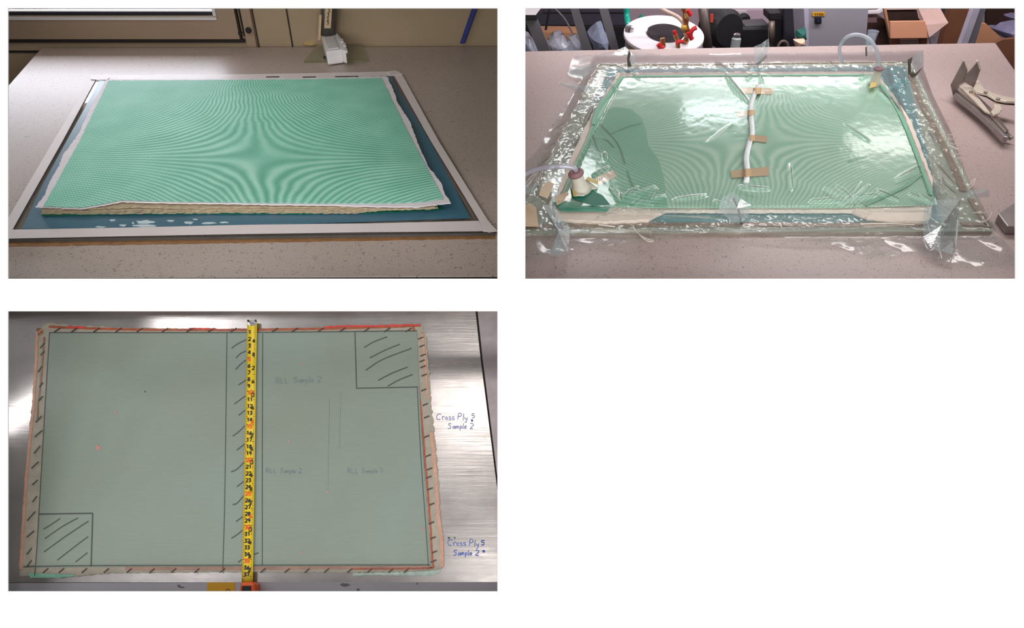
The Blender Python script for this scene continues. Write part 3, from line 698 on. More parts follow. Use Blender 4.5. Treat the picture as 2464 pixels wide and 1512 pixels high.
for c, n, R in (((1512, 175), 7, 38), ((1820, 172), 9, 45), ((2095, 165), 8, 45), ((1500, 497), 12, 80), ((1770, 500), 12, 60), ((2250, 490), 10, 70), ((1400, 300), 5, 40), ((2180, 200), 8, 50), ((1320, 480), 8, 60), ((2050, 478), 9, 80)):
    for k in range(n):
        an = rnd.uniform(0, 2*math.pi); r0 = rnd.uniform(4, 14); r1 = R*rnd.uniform(.5, 1.1)
        ridges.append(((c[0]+math.cos(an)*r0, c[1]+.5*math.sin(an)*r0), (c[0]+math.cos(an)*r1, c[1]+.55*math.sin(an)*r1), rnd.uniform(.003, .007), rnd.uniform(2.5, 4)))
grid = {}
for k, (a, b, hh, wd) in enumerate(ridges):
    for gx in range(int(min(a[0], b[0])-16)//32, int(max(a[0], b[0])+16)//32+1):
        for gy in range(int(min(a[1], b[1])-16)//32, int(max(a[1], b[1])+16)//32+1): grid.setdefault((gx, gy), []).append(k)
def hfilm(px, py, s, t):
    ds, dp = inq(px, py, QS), inq(px, py, QP)
    h = .0025+sm((dp+18)/20)*(TP+.003)+sm((ds+14)/18)*.0105
    h += (.0020*noise.noise(Vector((px*.05, py*.09, 0)))+.0012*noise.noise(Vector((px*.13, py*.2, 7))))*(1-.9*sm((ds+10)/20))*(.18+.82*sm((dp+10)/20))
    if dp < 5: h += .005*max(0, noise.noise(Vector((px*.018, py*.03, 4))))+.0015
    add = 0
    for k in grid.get((int(px)//32, int(py)//32), ()):
        a, b, hh, wd = ridges[k]; wd *= .75; ex, ey = b[0]-a[0], b[1]-a[1]; u = max(0, min(1, ((px-a[0])*ex+(py-a[1])*ey)/(ex*ex+ey*ey)))
        d = math.hypot(px-a[0]-u*ex, py-a[1]-u*ey)/wd
        if d < 2: add = max(add, hh*math.sin(math.pi*(.08+.84*u))*math.exp(-d*d*1.6))
    return h+add*1.5+(.0025 if ds > 6 else 0)
bag = thing('vacuum_bag', 'clear wrinkled vacuum film sealed over the green mesh layup', 'film', PZ(1800, 350, TP))
mb = sheet([(1378, 136), (1500, 122), (1600, 132), (1800, 128), (2000, 126), (2222, 122)],
           [(1240, 640), (1345, 606), (1500, 586), (1600, 578), (1700, 560), (1850, 566), (2000, 588), (2100, 622), (2200, 610), (2330, 642), (2470, 640)],
           [(1378, 136), (1366, 178), (1395, 205), (1370, 240), (1330, 300), (1290, 365), (1240, 420), (1236, 520), (1240, 640)],
           [(2222, 122), (2222, 165), (2245, 230), (2290, 320), (2325, 420), (2350, 470), (2400, 560), (2470, 640)], hfilm, 0, 420, 200)
for v in mb.v: v.x = max(v.x, .0165)
obj('film', mb, m_film, bag, smooth=True)
m_seal = M('brown_sealant_tape', (150, 128, 112), .3, var=.22, scale=70, bump=.5)
def strip(P, wd, h=TP+.0002, th=.003, m=m_seal):
    return obj('sealant_strip', MB().ribbon(smooth_path([PZ(x, y, h) for x, y in P], 60), wd, UP, th), m, bag)
strip([(1444, 158), (1418, 200), (1404, 232)], .012); strip([(1403, 236), (1370, 288), (1345, 335), (1310, 410), (1290, 450)], .009)
strip([(1444, 155), (1510, 159), (1560, 156), (1600, 157), (1800, 155), (1990, 152), (2185, 150)], .010)
strip([(2190, 178), (2212, 240), (2256, 325), (2290, 395), (2318, 462)], .014); strip([(2335, 480), (2360, 520), (2378, 548)], .014)
strip([(1258, 550), (1340, 546), (1500, 543), (1780, 542)], .013); strip([(1788, 541), (2000, 543), (2200, 541), (2232, 534)], .014); strip([(2312, 541), (2376, 543)], .012)
def pleat(P, base, m=m_pleat, lean=0.0, label=None):
    y = PZ(*base, TP+.004).y; mb = MB(); pts = []
    for k, (a, b) in enumerate(P):
        q = PY(a, b, y+lean*(k % 2)); 
        if q.z < TP: q = PZ(a, b, TP+.0125)
        pts.append(q)
    c = sum(pts, Vector())/len(pts)+Vector((0, -.004, 0)); n = len(pts); mb.v = pts+[c]
    mb.f = [(k, (k+1) % n, n) for k in range(n)]
    return obj('pleat', mb, m, bag, label=label)
m_dpl = M('dark_pleat_sealant', (92, 82, 72), .35, var=.2, scale=80)
pleat([(1486, 120), (1505, 112), (1524, 132), (1534, 128), (1526, 156), (1514, 160), (1508, 136)], (1514, 160), lean=.004)
pleat([(1514, 120), (1518, 130), (1512, 146), (1520, 160), (1510, 160), (1509, 140)], (1516, 162), m_dpl)
pleat([(1814, 112), (1830, 106), (1850, 92), (1852, 112), (1844, 134), (1822, 160), (1816, 150)], (1822, 160), lean=.006)
pleat([(1845, 131), (1846, 138), (1824, 158), (1817, 155), (1832, 142)], (1820, 160), M('grey_pleat', (150, 142, 140), .4))
pleat([(2082, 88), (2096, 78), (2110, 80), (2104, 100), (2098, 126), (2086, 142)], (2088, 148), lean=.004)
pleat([(2082, 114), (2086, 112), (2087, 134), (2083, 136)], (2085, 148), m_dpl)
pleat([(2184, 144), (2196, 137), (2192, 150), (2192, 182), (2185, 178)], (2190, 184), m_dpl)
pleat([(2194, 140), (2222, 120), (2223, 160), (2206, 176), (2192, 180)], (2192, 182), lean=.004)
pleat([(2186, 176), (2196, 172), (2202, 178), (2222, 160), (2204, 184), (2194, 188)], (2192, 190), m_dpl)
pleat([(2322, 462), (2356, 454), (2380, 456), (2382, 474), (2340, 476), (2318, 478)], (2330, 500), lean=.003)
pleat([(2222, 505), (2246, 482), (2312, 478), (2306, 520), (2292, 575), (2262, 605), (2240, 598), (2222, 570)], (2250, 540), lean=.004)
pleat([(2262, 604), (2292, 580), (2300, 540), (2306, 530), (2302, 600), (2292, 612)], (2280, 590), lean=.003)
for P in ([(2222, 575), (2232, 598), (2245, 600), (2266, 570), (2282, 530), (2290, 508)], [(2230, 530), (2238, 560), (2240, 575)]):
    obj('pleat_edge', MB().tube(smooth_path([PZ(a, b, .022) for a, b in P], 24), .0012, 6), m_hose, bag)
pleat([(1728, 506), (1738, 478), (1764, 460), (1782, 478), (1808, 494), (1800, 520), (1786, 536), (1760, 534)], (1775, 545), lean=.005)
obj('pleat_core', MB().tube(smooth_path([PZ(1765, 478, .035), PZ(1776, 502, .03), PZ(1784, 540, .012)], 16), .0022, 6), m_dpl, bag)
pleat([(1306, 492), (1328, 494), (1350, 520), (1370, 545), (1371, 575), (1366, 612), (1322, 618), (1345, 590), (1334, 548)], (1340, 560), lean=.004)
pleat([(1366, 168), (1400, 160), (1440, 152), (1436, 160), (1404, 192), (1368, 180)], (1420, 200), lean=.003)
pleat([(1336, 198), (1370, 202), (1410, 206), (1436, 206), (1410, 222), (1384, 218)], (1400, 236), lean=.004)
pleat([(1255, 455), (1275, 446), (1293, 436), (1290, 455), (1262, 470)], (1290, 480), lean=.004)
m_wstring = M('white_plastic_edge', (235, 222, 212), .3, var=.02)
for P in ([(2256, 566), (2258, 590), (2266, 622)], [(2304, 530), (2302, 570), (2294, 624)], [(2268, 325), (2292, 324)], [(2272, 332), (2294, 335)], [(2278, 345), (2301, 347)], [(2283, 350), (2305, 360)],
          [(2290, 371), (2318, 371)], [(2290, 372), (2300, 380), (2321, 381)], [(2328, 452), (2346, 430), (2343, 442), (2330, 456)], [(2342, 512), (2370, 512), (2386, 510), (2376, 530), (2356, 536)],
          [(2316, 548), (2340, 552), (2360, 548), (2380, 553)], [(2070, 539), (2130, 538), (2200, 541)], [(1440, 541), (1480, 546)], [(1520, 546), (1545, 570), (1572, 580), (1556, 580), (1534, 560), (1524, 546)]):
    obj('pleat_edge', MB().tube(smooth_path([PZ(a, b, .014) for a, b in P], 12), .0012, 5), m_wstring, bag)

# locking clamp
m_steel = M('brushed_clamp_steel', (190, 176, 168), .28, .85, var=.1, scale=30)
m_steel2 = M('bright_nickel', (238, 224, 208), .3, .35, var=.04)
m_steeld = M('dark_clamp_steel', (150, 140, 138), .35, .6, var=.1)
ck = thing('locking_clamp', 'nickel plated locking sheet clamp lying on the right of the bench', 'clamp', PZ(2360, 270))
def slabY(P, Y, th, m, nm, par=ck, **k):
    return obj(nm, MB().prism([PY(a, b, Y) for a, b in P], (0, th, 0)), m, par, **k)
yj = PZ(2300, 236, .012).y
slabY([(2319, 147), (2329, 168), (2322, 199), (2308, 205), (2296, 240), (2288, 206)], yj, .004, m_steeld, 'jaw_plate', bevel=.0008)
slabY([(2318.5, 146), (2321, 146), (2331, 168), (2328, 169)], yj-.001, .006, m_steel2, 'jaw_rim')
yj2 = PZ(2330, 222, .03).y
slabY([(2353, 148), (2360, 167), (2350, 195), (2344, 212), (2318, 196), (2326, 180)], yj2, .004, m_steeld, 'jaw_plate', bevel=.0008)
slabY([(2351, 147), (2355, 146), (2361, 166), (2357, 168)], yj2-.001, .006, m_steel2, 'jaw_rim')
def slabZ(P, h, th, m, nm, **k): return obj(nm, polyprism(P, h, th), m, ck, **k)
slabZ([(2296, 212), (2304, 204), (2368, 258), (2432, 322), (2426, 331), (2416, 328), (2356, 272), (2298, 226)], .030, .014, m_steeld, 'lower_handle', bevel=.003)
slabZ([(2300, 205), (2316, 203), (2345, 222), (2390, 264), (2428, 314), (2420, 316), (2376, 268), (2330, 238), (2304, 216)], .036, .006, m_steel, 'channel_rim', bevel=.002)
slabZ([(2310, 206), (2322, 203), (2340, 208), (2352, 230), (2372, 256), (2384, 272), (2370, 266), (2340, 236)], .042, .006, m_steel2, 'fixed_arm', bevel=.002)
slabZ([(2342, 212), (2352, 191), (2358, 196), (2370, 214), (2392, 224), (2420, 232), (2450, 237), (2450, 244), (2420, 243), (2396, 238), (2376, 226), (2352, 220)], .058, .007, m_steel2, 'upper_handle', bevel=.002)
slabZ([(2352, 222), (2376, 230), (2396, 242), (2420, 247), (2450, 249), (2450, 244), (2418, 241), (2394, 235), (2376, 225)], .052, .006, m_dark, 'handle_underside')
slabZ([(2392, 240), (2404, 246), (2412, 262), (2404, 272), (2392, 276), (2386, 266), (2394, 258)], .048, .006, m_steel2, 'link', bevel=.0015)
for x, y in ((2336, 223), (2371, 224), (2401, 240)):
    obj('rivet', MB().lathe([(.005, 0), (.005, .004), (.003, .005)], PZ(x, y, .058), UP, 12), m_steeld, ck)
obj('tail_screw', MB().tube([PZ(2424, 326, .018), PZ(2434, 334, .014)], .006, 12), m_steeld, ck)
sc2 = thing('steel_block', 'dark grey steel tool end at the right edge beside the bagged plate', 'tool', PZ(2430, 520))
obj('block', polyprism([(2402, 514), (2450, 482), (2460, 546), (2425, 545)], .020, .018), m_steeld, sc2, bevel=.002)
obj('lower_lip', polyprism([(2408, 520), (2425, 546), (2460, 548), (2460, 553), (2424, 551)], .010, .009), m_steel, sc2)

# ------------------------------------------------------------------ things on the floor and shelves behind the right bench
def ys(P, Y, th, m, nm, par, **k): return obj(nm, MB().prism([PY(a, b, Y) for a, b in P], (0, th, 0)), m, par, **k)
m_navy = M('navy_cabinet', (62, 58, 72), .5, var=.1, scale=5)
m_black = M('matt_black', (24, 22, 26), .5, var=.2, scale=12)
m_greyp = M('grey_paint', (150, 146, 156), .5, var=.04, scale=5)
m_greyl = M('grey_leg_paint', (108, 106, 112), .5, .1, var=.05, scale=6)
cb = thing('dark_cabinet', 'dark navy cabinet behind the grey table legs at the far left of the right room', 'cabinet', PY(1400, 80, 4.1))
ys([(1262, 12), (1510, 12), (1510, 72), (1262, 72)], 4.15, .2, m_navy, 'carcass', cb)
ys([(1300, 30), (1504, 30), (1504, 32), (1300, 32)], 4.145, .004, m_black, 'door_gap', cb)
ys([(1262, 66), (1516, 66), (1516, 125), (1262, 125)], 4.1, .3, m_black, 'plinth', cb)
tb = thing('side_table', 'white side table corner with black edge at the far left behind the bench', 'table', PY(1275, 45, 3.0))
zt = PZ(1288, 36, 0).z
obj('tabletop', polyprism([(1258, 14), (1306, 14), (1289, 36), (1258, 36)], -.05, .004), m_pvc, tb)
obj('edge', MB().prism([PZ(1258, 36.5, -.05), PZ(1290, 36.5, -.05), PZ(1311, 14, -.05), PZ(1306, 14, -.05), PZ(1289, 36, -.05), PZ(1258, 36, -.05)], (0, 0, -.022)), m_black, tb)
yt = PZ(1280, 36, -.05).y+.02
ys([(1262, 45), (1292, 45), (1326, 126), (1296, 126)], yt, .03, m_greyl, 'leg', tb)
for x0, x1, x2, x3, nm, Y in ((1370, 1389, 1426, 1402, 'slanted grey table leg nearest the left side table', 3.1), (1439, 1461, 1491, 1471, 'slanted grey table leg beside the green hose', 3.2)):
    tag(ys([(x0, 12), (x1, 12), (x2, 124), (x3, 124)], Y, .03, m_greyl, 'slanted_post', None), nm, 'post', 'slanted grey posts')
tag(obj('black_cable', MB().tube(smooth_path([PY(1325, 10, 3.3), PY(1319, 40, 3.3), PY(1313, 72, 3.3)], 12), .005, 8), m_black), 'thick black cable hanging beside the white side table', 'cable')
tag(obj('black_cable', MB().tube(smooth_path([PY(1333, 18, 3.5), PY(1358, 45, 3.5), PY(1378, 80, 3.5)], 12), .004, 8), m_greyl), 'thin grey cable slanting to the first table leg', 'cable')
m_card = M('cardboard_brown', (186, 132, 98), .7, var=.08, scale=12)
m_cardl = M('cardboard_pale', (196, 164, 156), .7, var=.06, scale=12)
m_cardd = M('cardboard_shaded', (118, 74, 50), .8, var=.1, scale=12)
tag(ys([(1300, 78), (1392, 79), (1394, 124), (1300, 124)], 3.95, .12, m_card, 'carton', None), 'brown carton behind the crumpled clear bag', 'box')
def crumple(P, Y, dep, m, nm, lab, cat, seed, amp=.02, nu=22, nv=16):
    """closed lumpy surface filling the measured outline"""
    pts = [PY(a, b, Y) for a, b in P]; c = sum(pts, Vector())/len(pts); mb = MB(); n = 40; rings = 9
    for r in range(rings+1):
        ph = math.pi*r/rings; k = math.sin(ph); dz = -math.cos(ph)*dep
        for j in range(n):
            u = j/n*len(pts); i = int(u); p = pts[i].lerp(pts[(i+1) % len(pts)], u-i)
            q = c+(p-c)*max(k, .02)+Vector((0, dz, 0)); nn = noise.noise(q*22+Vector((seed, 0, 0)))
            mb.v.append(q+(q-c).normalized()*nn*amp*k)
    for r in range(rings):
        for j in range(n): a = r*n+j; b = r*n+(j+1) % n; mb.f.append((a, b, b+n, a+n))
    return tag(obj(nm, mb, m), lab, cat)
crumple([(1316, 96), (1332, 82), (1352, 80), (1372, 98), (1380, 122), (1322, 122)], 3.6, .12, m_bag, 'plastic_bag', 'crumpled clear plastic bag in front of the brown carton', 'bag', 1)
crumple([(1368, 88), (1386, 80), (1400, 100), (1402, 124), (1372, 124)], 3.7, .08, m_bag, 'plastic_bag', 'small clear plastic bag between the carton bag and the first slanted leg', 'bag', 2)
crumple([(1255, 80), (1272, 84), (1288, 102), (1298, 126), (1255, 126)], 3.5, .10, m_bag, 'plastic_bag', 'bluish plastic bag at the left edge under the side table', 'bag', 3)
m_sack = M('blue_grey_sack', (138, 146, 172), .55, var=.12, scale=10, bump=.3)
crumple([(1414, 80), (1436, 58), (1446, 54), (1456, 74), (1464, 92), (1462, 116), (1430, 124), (1424, 104)], 3.6, .12, m_sack, 'grey_sack', 'blue grey tied sack between the two slanted legs', 'sack', 4, .01)
m_teal = M('teal_hose', (0, 150, 132), .3, var=.06)
tag(obj('green_hose', MB().tube(smooth_path([PY(1508, 8, 3.25), PY(1508, 35, 3.25), PY(1511, 55, 3.22), PY(1514, 70, 3.2)], 20), .0125, 14), m_teal, smooth=True), 'bright green hose dropping to the rim of the vacuum pot', 'hose')
tag(obj('green_hose', MB().tube(smooth_path([PY(1548, 38, 3.4), PY(1540, 46, 3.4), PY(1538, 62, 3.4)], 12), .011, 12), M('green_hose_dark', (0, 128, 90), .35), smooth=True), 'short darker green hose curving behind the vacuum pot lid', 'hose')
# vacuum pot: round lid tilted to the viewer
pot = thing('vacuum_pot', 'round steel vacuum pot with white lid and dark sight glass', 'pot', PY(1597, 122, 3.1))
pc = PY(1597, 83, 3.1); rx = abs((PY(1693, 83, 3.1)-PY(1501, 83, 3.1)).x)/2
axp = Vector((0, -.21, 1)).normalized()
m_lid = M('white_enamel', (222, 216, 222), .22, var=.03, scale=6, spec=.8)
m_sg = M('dark_sight_glass', (60, 54, 60), .08, .3, var=.3, scale=16)
obj('drum', MB().lathe([(rx*.93, -.30), (rx*.93, -.012)], pc, axp, 64), m_steel, pot, smooth=False)
obj('lid', MB().lathe([(rx*.97, -.014), (rx, -.008), (rx*.995, .002), (rx*.95, .004), (rx*.3, .006)], pc, axp, 72), m_lid, pot, smooth=False)
gc = PY(1601, 86, 3.1)+Vector((0, 0, .0085))
obj('sight_glass', MB().lathe([(rx*.47, 0), (rx*.47, .004), (rx*.44, .006)], gc, axp, 48), m_sg, pot)
m_chrome = M('chrome', (210, 205, 210), .15, .9, var=.03)
obj('glass_ring', MB().lathe([(rx*.50, -.002), (rx*.50, .002), (rx*.47, .003)], gc, axp, 48), m_chrome, pot)
obj('hose_clip', MB().lathe([(.018, 0), (.018, .02), (.010, .024)], PY(1514, 77, 3.12), UP, 16), m_chrome, pot)
m_brass = M('brass', (176, 128, 84), .35, .7, var=.12, scale=30)
m_red = M('red_plastic', (214, 40, 44), .4, var=.08)
vl = thing('brass_manifold', 'brass valve manifold with red levers rising over the vacuum pot', 'valve', PY(1648, 105, 3.02))
obj('riser', MB().tube(smooth_path([PY(1650, 102, 3.02), PY(1652, 60, 3.0), PY(1642, 12, 3.0)], 16), .010, 12, rf=lambda u: .010+.003*math.sin(u*22)), m_brass, vl, smooth=True)
obj('elbow', MB().tube([PY(1640, 66, 3.0), PY(1652, 66, 2.99)], .009, 10), M('yellow_fitting', (205, 170, 60), .4), vl)
def lever(P, r=.008): obj('lever', MB().tube(smooth_path([PY(a, b, 2.97) for a, b in P], 10), r, 8), m_red, vl)
lever([(1654, 24), (1658, 30), (1663, 37)]); lever([(1676, 66), (1666, 72), (1661, 84), (1665, 95)], .009); lever([(1656, 78), (1660, 90)], .008)
lever([(1622, 74), (1625, 84)], .007); lever([(1626, 104), (1636, 100), (1646, 101)], .008); lever([(1584, 106), (1590, 114), (1596, 116)], .010)
obj('fitting', MB().tube([PY(1625, 84, 2.99), PY(1630, 98, 2.99), PY(1632, 116, 2.99)], .009, 10), m_brass, vl)
obj('fitting', MB().tube([PY(1594, 92, 2.99), PY(1596, 112, 2.99)], .010, 10), m_brass, vl)
tag(obj('beige_hose', MB().tube(smooth_path([PY(1570, 10, 3.05), PY(1600, 26, 3.05), PY(1632, 42, 3.03), PY(1652, 66, 3.0)], 20), .0075, 12), M('beige_rubber', (206, 178, 166), .5), smooth=True), 'beige rubber hose arching from the left to the brass manifold', 'hose')
tag(obj('dark_post', MB().tube([PY(1690, 8, 3.3), PY(1704, 124, 3.3)], .020, 16), M('brown_grey_post', (88, 76, 74), .4, .3), smooth=True), 'dark round post right of the vacuum pot', 'post')
mt = thing('black_motor', 'black round motor housing with a red label beside the dark post', 'motor', PY(1720, 90, 3.6))
obj('housing', MB().lathe([(.06, 0), (.085, .02), (.088, .12), (.07, .15)], PY(1712, 60, 3.65), (.35, -1, .1), 32), m_black, mt, smooth=False)
obj('label', MB().prism([PY(1709, 34, 3.49), PY(1717, 34, 3.49), PY(1716, 54, 3.49), PY(1709, 54, 3.49)], (0, .004, 0)), M('red_label', (190, 62, 48), .5), mt)
tk = thing('cable_trunking', 'mauve white cable trunking on the far wall with a socket', 'trunking', PY(1800, 40, YWB-.03))
ys([(1702, 24), (1905, 22), (1905, 56), (1702, 60)], YWB-.05, .048, M('trunking_mauve', (196, 172, 186), .5, var=.03), 'channel', tk, bevel=.004)
ys([(1748, 26), (1798, 25), (1798, 54), (1748, 55)], YWB-.062, .012, M('socket_white', (214, 200, 208), .4, var=.02), 'socket_plate', tk, bevel=.003)
ys([(1752, 38), (1768, 37), (1768, 41), (1752, 42)], YWB-.066, .004, m_pvc, 'rocker', tk)
ys([(1759, 46), (1764, 46), (1764, 58), (1759, 58)], YWB-.066, .004, m_pvc, 'earth_pin', tk)
pg = thing('black_plug', 'black mains plug in the socket of the trunking', 'plug', PY(1787, 45, YWB-.08))
obj('body', MB().lathe([(.030, 0), (.034, .01), (.034, .035), (.022, .045)], PY(1787, 45, YWB-.064), (0, -1, 0), 20), m_black, pg)
obj('cable', MB().tube(smooth_path([PY(1787, 50, YWB-.10), PY(1788, 62, YWB-.12), PY(1796, 80, YWB-.2), PY(1815, 95, YWB-.3)], 14), .009, 8), m_black, pg)
pm = thing('vacuum_pump', 'black vacuum pump block beneath the socket, behind the bench', 'pump', PY(1800, 110, 3.5))
ys([(1750, 68), (1850, 66), (1850, 130), (1742, 130)], 3.6, .15, m_black, 'casing', pm, bevel=.01)
ys([(1752, 60), (1788, 58), (1788, 70), (1752, 72)], 3.62, .1, M('dark_grey_cap', (78, 74, 80), .5), 'cap', pm, bevel=.005)
ys([(1792, 61), (1850, 58), (1850, 67), (1792, 70)], 3.62, .1, M('dark_grey_cap', (78, 74, 80), .5), 'rail', pm, bevel=.005)
ct = thing('small_canister', 'small grey canister with silver cap in front of the black pump', 'canister', PY(1771, 116, 3.3))
obj('can', MB().lathe([(.020, -.06), (.020, .012), (.014, .018)], PY(1771, 100, 3.3), UP, 24), M('canister_grey', (150, 158, 158), .4), ct)
obj('cap', MB().lathe([(.014, .018), (.015, .030), (.010, .034)], PY(1771, 100, 3.3), UP, 20), m_chrome, ct)
mc = thing('black_machine', 'tall black machine column left of the grey cabinet', 'machine', PY(1900, 110, 3.5))
ys([(1884, 12), (1922, 12), (1924, 128), (1886, 128)], 3.6, .12, M('machine_black', (46, 44, 54), .45, var=.2, scale=8), 'column', mc, bevel=.01)
ys([(1850, 30), (1880, 28), (1880, 50), (1850, 50)], 3.55, .1, m_black, 'head', mc, bevel=.006)
obj('cylinder', MB().tube([PY(1857, 52, 3.5), PY(1857, 102, 3.5)], .014, 14), M('bronze_grey', (120, 106, 98), .4, .4), mc, smooth=True)
ys([(1862, 48), (1884, 46), (1884, 128), (1862, 128)], 3.62, .08, m_black, 'frame', mc)
obj('hand_wheel', MB().tube(smooth_path([PY(1872, 112, 3.3), PY(1878, 102, 3.3), PY(1886, 99, 3.3), PY(1894, 104, 3.3), PY(1896, 114, 3.3)], 16), .006, 8), M('bronze_grey', (120, 106, 98), .4, .4), mc)
ys([(1925, 12), (1934, 12), (1938, 90), (1930, 90)], 3.6, .03, M('brown_pipe', (112, 88, 88), .5), 'pipe', mc)
crumple([(1918, 74), (1930, 70), (1938, 66), (1940, 94), (1922, 96), (1914, 86)], 3.2, .04, M('teal_cloth', (12, 88, 80), .7, var=.2), 'teal_cloth', 'dark teal cloth bundle beside the grey cabinet', 'cloth', 6, .006)
crumple([(1910, 96), (1936, 93), (1938, 106), (1914, 110)], 3.15, .03, M('peach_pad', (226, 186, 160), .6), 'peach_pad', 'peach and white pad under the teal bundle', 'pad', 7, .004)
gb = thing('control_cabinet', 'grey electrical cabinet with yellow label and black rocker switch', 'cabinet', PY(2015, 115, 3.3))
ys([(1946, 12), (2090, 12), (2082, 130), (1946, 130)], 3.3, .16, m_greyp, 'front_panel', gb)
ys([(1934, 12), (1946, 12), (1946, 130), (1940, 130)], 3.299, .16, M('cabinet_side', (176, 172, 190), .5, var=.03), 'side_panel', gb)
ys([(1955, 30), (1985, 29), (1985, 38), (1955, 39)], 3.296, .003, M('amber_label', (214, 158, 40), .5), 'label', gb)
lt = MB(); 
for k, x in enumerate((1961, 1966, 1971, 1975, 1979)): lt.prism([PY(x, 32, 3.2945), PY(x+2.4, 32, 3.2945), PY(x+2.4, 36, 3.2945), PY(x, 36, 3.2945)], (0, .001, 0))
obj('label_print', lt, M('label_ink', (120, 72, 20), .5), gb)
ys([(1961, 41), (1977, 41), (1977, 58), (1961, 58)], 3.29, .008, m_black, 'switch_frame', gb, bevel=.002)
ys([(1965, 45), (1973, 45), (1973, 54), (1965, 54)], 3.286, .006, M('switch_blue', (40, 42, 70), .3), 'rocker', gb)
# boxes at the far right
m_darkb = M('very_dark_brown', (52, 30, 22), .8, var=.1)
cbx = thing('open_carton', 'open cardboard box with tan front flap right of the grey cabinet', 'box', PY(2185, 110, 3.5))
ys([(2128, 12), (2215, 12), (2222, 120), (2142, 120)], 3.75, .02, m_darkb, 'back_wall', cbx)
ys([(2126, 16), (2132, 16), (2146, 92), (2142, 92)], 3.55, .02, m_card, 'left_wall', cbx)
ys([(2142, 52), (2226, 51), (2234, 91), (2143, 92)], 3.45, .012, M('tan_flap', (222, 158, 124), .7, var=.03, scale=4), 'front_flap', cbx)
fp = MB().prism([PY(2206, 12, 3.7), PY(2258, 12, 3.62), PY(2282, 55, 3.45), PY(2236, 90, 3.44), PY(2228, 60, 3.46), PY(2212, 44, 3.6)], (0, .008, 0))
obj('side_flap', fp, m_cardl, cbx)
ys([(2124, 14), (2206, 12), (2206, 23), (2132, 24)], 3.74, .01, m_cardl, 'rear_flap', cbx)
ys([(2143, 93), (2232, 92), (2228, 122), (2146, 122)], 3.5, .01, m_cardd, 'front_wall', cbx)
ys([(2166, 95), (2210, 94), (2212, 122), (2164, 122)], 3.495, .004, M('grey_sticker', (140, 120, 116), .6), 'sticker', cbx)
tag(ys([(2084, 40), (2112, 42), (2128, 46), (2146, 128), (2080, 128)], 3.8, .1, M('dark_box_side', (60, 36, 30), .8), 'dark_carton', None), 'dark brown carton side between the grey cabinet and the open carton', 'box')
ss = thing('grey_shelf', 'small pale grey shelf bracket left of the open carton', 'shelf', PY(2100, 30, 3.7))
ys([(2088, 27), (2114, 26), (2128, 18), (2130, 24), (2116, 32), (2088, 33)], 3.7, .02, m_pvc, 'rail', ss)
ys([(2088, 36), (2110, 36), (2110, 54), (2088, 54)], 3.72, .02, M('mauve_brown', (112, 86, 88), .6), 'panel', ss)
tag(obj('plastic_cup', MB().lathe([(.016, -.04), (.022, .03), (.019, .03), (.014, -.038)], PY(2097, 92, 3.2), UP, 20), m_bag), 'small clear plastic cup behind the right port', 'cup')
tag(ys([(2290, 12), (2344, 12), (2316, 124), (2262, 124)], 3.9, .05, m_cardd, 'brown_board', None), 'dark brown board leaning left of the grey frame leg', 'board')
tag(ys([(2256, 12), (2292, 12), (2275, 70), (2284, 55)], 4.1, .05, m_navy, 'navy_panel', None), 'navy panel behind the carton flap', 'panel')
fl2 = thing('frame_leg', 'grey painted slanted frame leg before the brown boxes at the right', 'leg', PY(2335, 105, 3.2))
ys([(2346, 12), (2362, 12), (2322, 124), (2306, 124)], 3.2, .03, M('grey_leg_lit', (176, 170, 188), .5), 'lit_face', fl2)
ys([(2362, 12), (2375, 12), (2341, 124), (2322, 124)], 3.203, .03, m_greyl, 'shaded_face', fl2)  # lit and shaded sides of the leg painted as separate greys
tag(ys([(2236, 88), (2250, 86), (2260, 124), (2246, 124)], 3.55, .02, m_greyp, 'grey_bar', None), 'short pale grey bar below the carton flap', 'bar')
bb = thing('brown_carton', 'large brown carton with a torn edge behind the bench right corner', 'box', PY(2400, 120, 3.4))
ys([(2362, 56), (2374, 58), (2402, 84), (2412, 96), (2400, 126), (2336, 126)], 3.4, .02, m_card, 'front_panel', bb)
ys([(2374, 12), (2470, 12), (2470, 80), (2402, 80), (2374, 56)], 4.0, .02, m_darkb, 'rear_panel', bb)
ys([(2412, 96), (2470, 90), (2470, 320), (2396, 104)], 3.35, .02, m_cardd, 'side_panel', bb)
crumple([(2384, 66), (2405, 70), (2425, 56), (2455, 50), (2460, 90), (2428, 94), (2404, 84)], 3.6, .08, M('blue_grey_wrap', (120, 116, 146), .35, var=.15, bump=.3), 'plastic_wrap', 'blue grey plastic wrap spilling out of the large brown carton', 'wrap', 9, .012)
crumple([(2418, 38), (2440, 32), (2460, 32), (2460, 50), (2430, 48)], 3.8, .05, M('blue_grey_wrap', (120, 116, 146), .35), 'plastic_wrap', 'upper piece of blue grey wrap deep in the brown carton', 'wrap', 10, .006)

# ================================================================== LOWER ROOM: cured laminate on a steel table
def steelmat():
    t = NT('brushed_stainless'); co = t.coord()
    br = t.noise(co, 3.0, 5, 0.65, (1.2, 26, 26)); sm2 = t.noise(co, 5, 4, 0.6); sm3 = t.noise(co, 14, 4, .6, (1, 3, 3))
    col = t.ramp(sm2, [(0.3, (.42, .39, .385, 1)), (0.7, (.64, .60, .59, 1))])
    r = t.math('ADD', 0.14, t.math('MULTIPLY', sm3, 0.20))
    t.surf(t.bsdf(col, r, .92, t.bump(br, 0.25, 0.0010))); return t.m
m_st = steelmat()
def pcm(P, h, th): return MB().prism([PC(x, y, h) for x, y in P], -CN*th)
stt = thing('steel_table', 'brushed stainless steel table top carrying the cured green laminate', 'table', PC(608, 1090, 0))
obj('plate', pcm([(-60, 728), (1142, 728), (1156, 860), (1198, 1190), (1226, 1402), (-60, 1402)], 0, .012), m_st, stt)
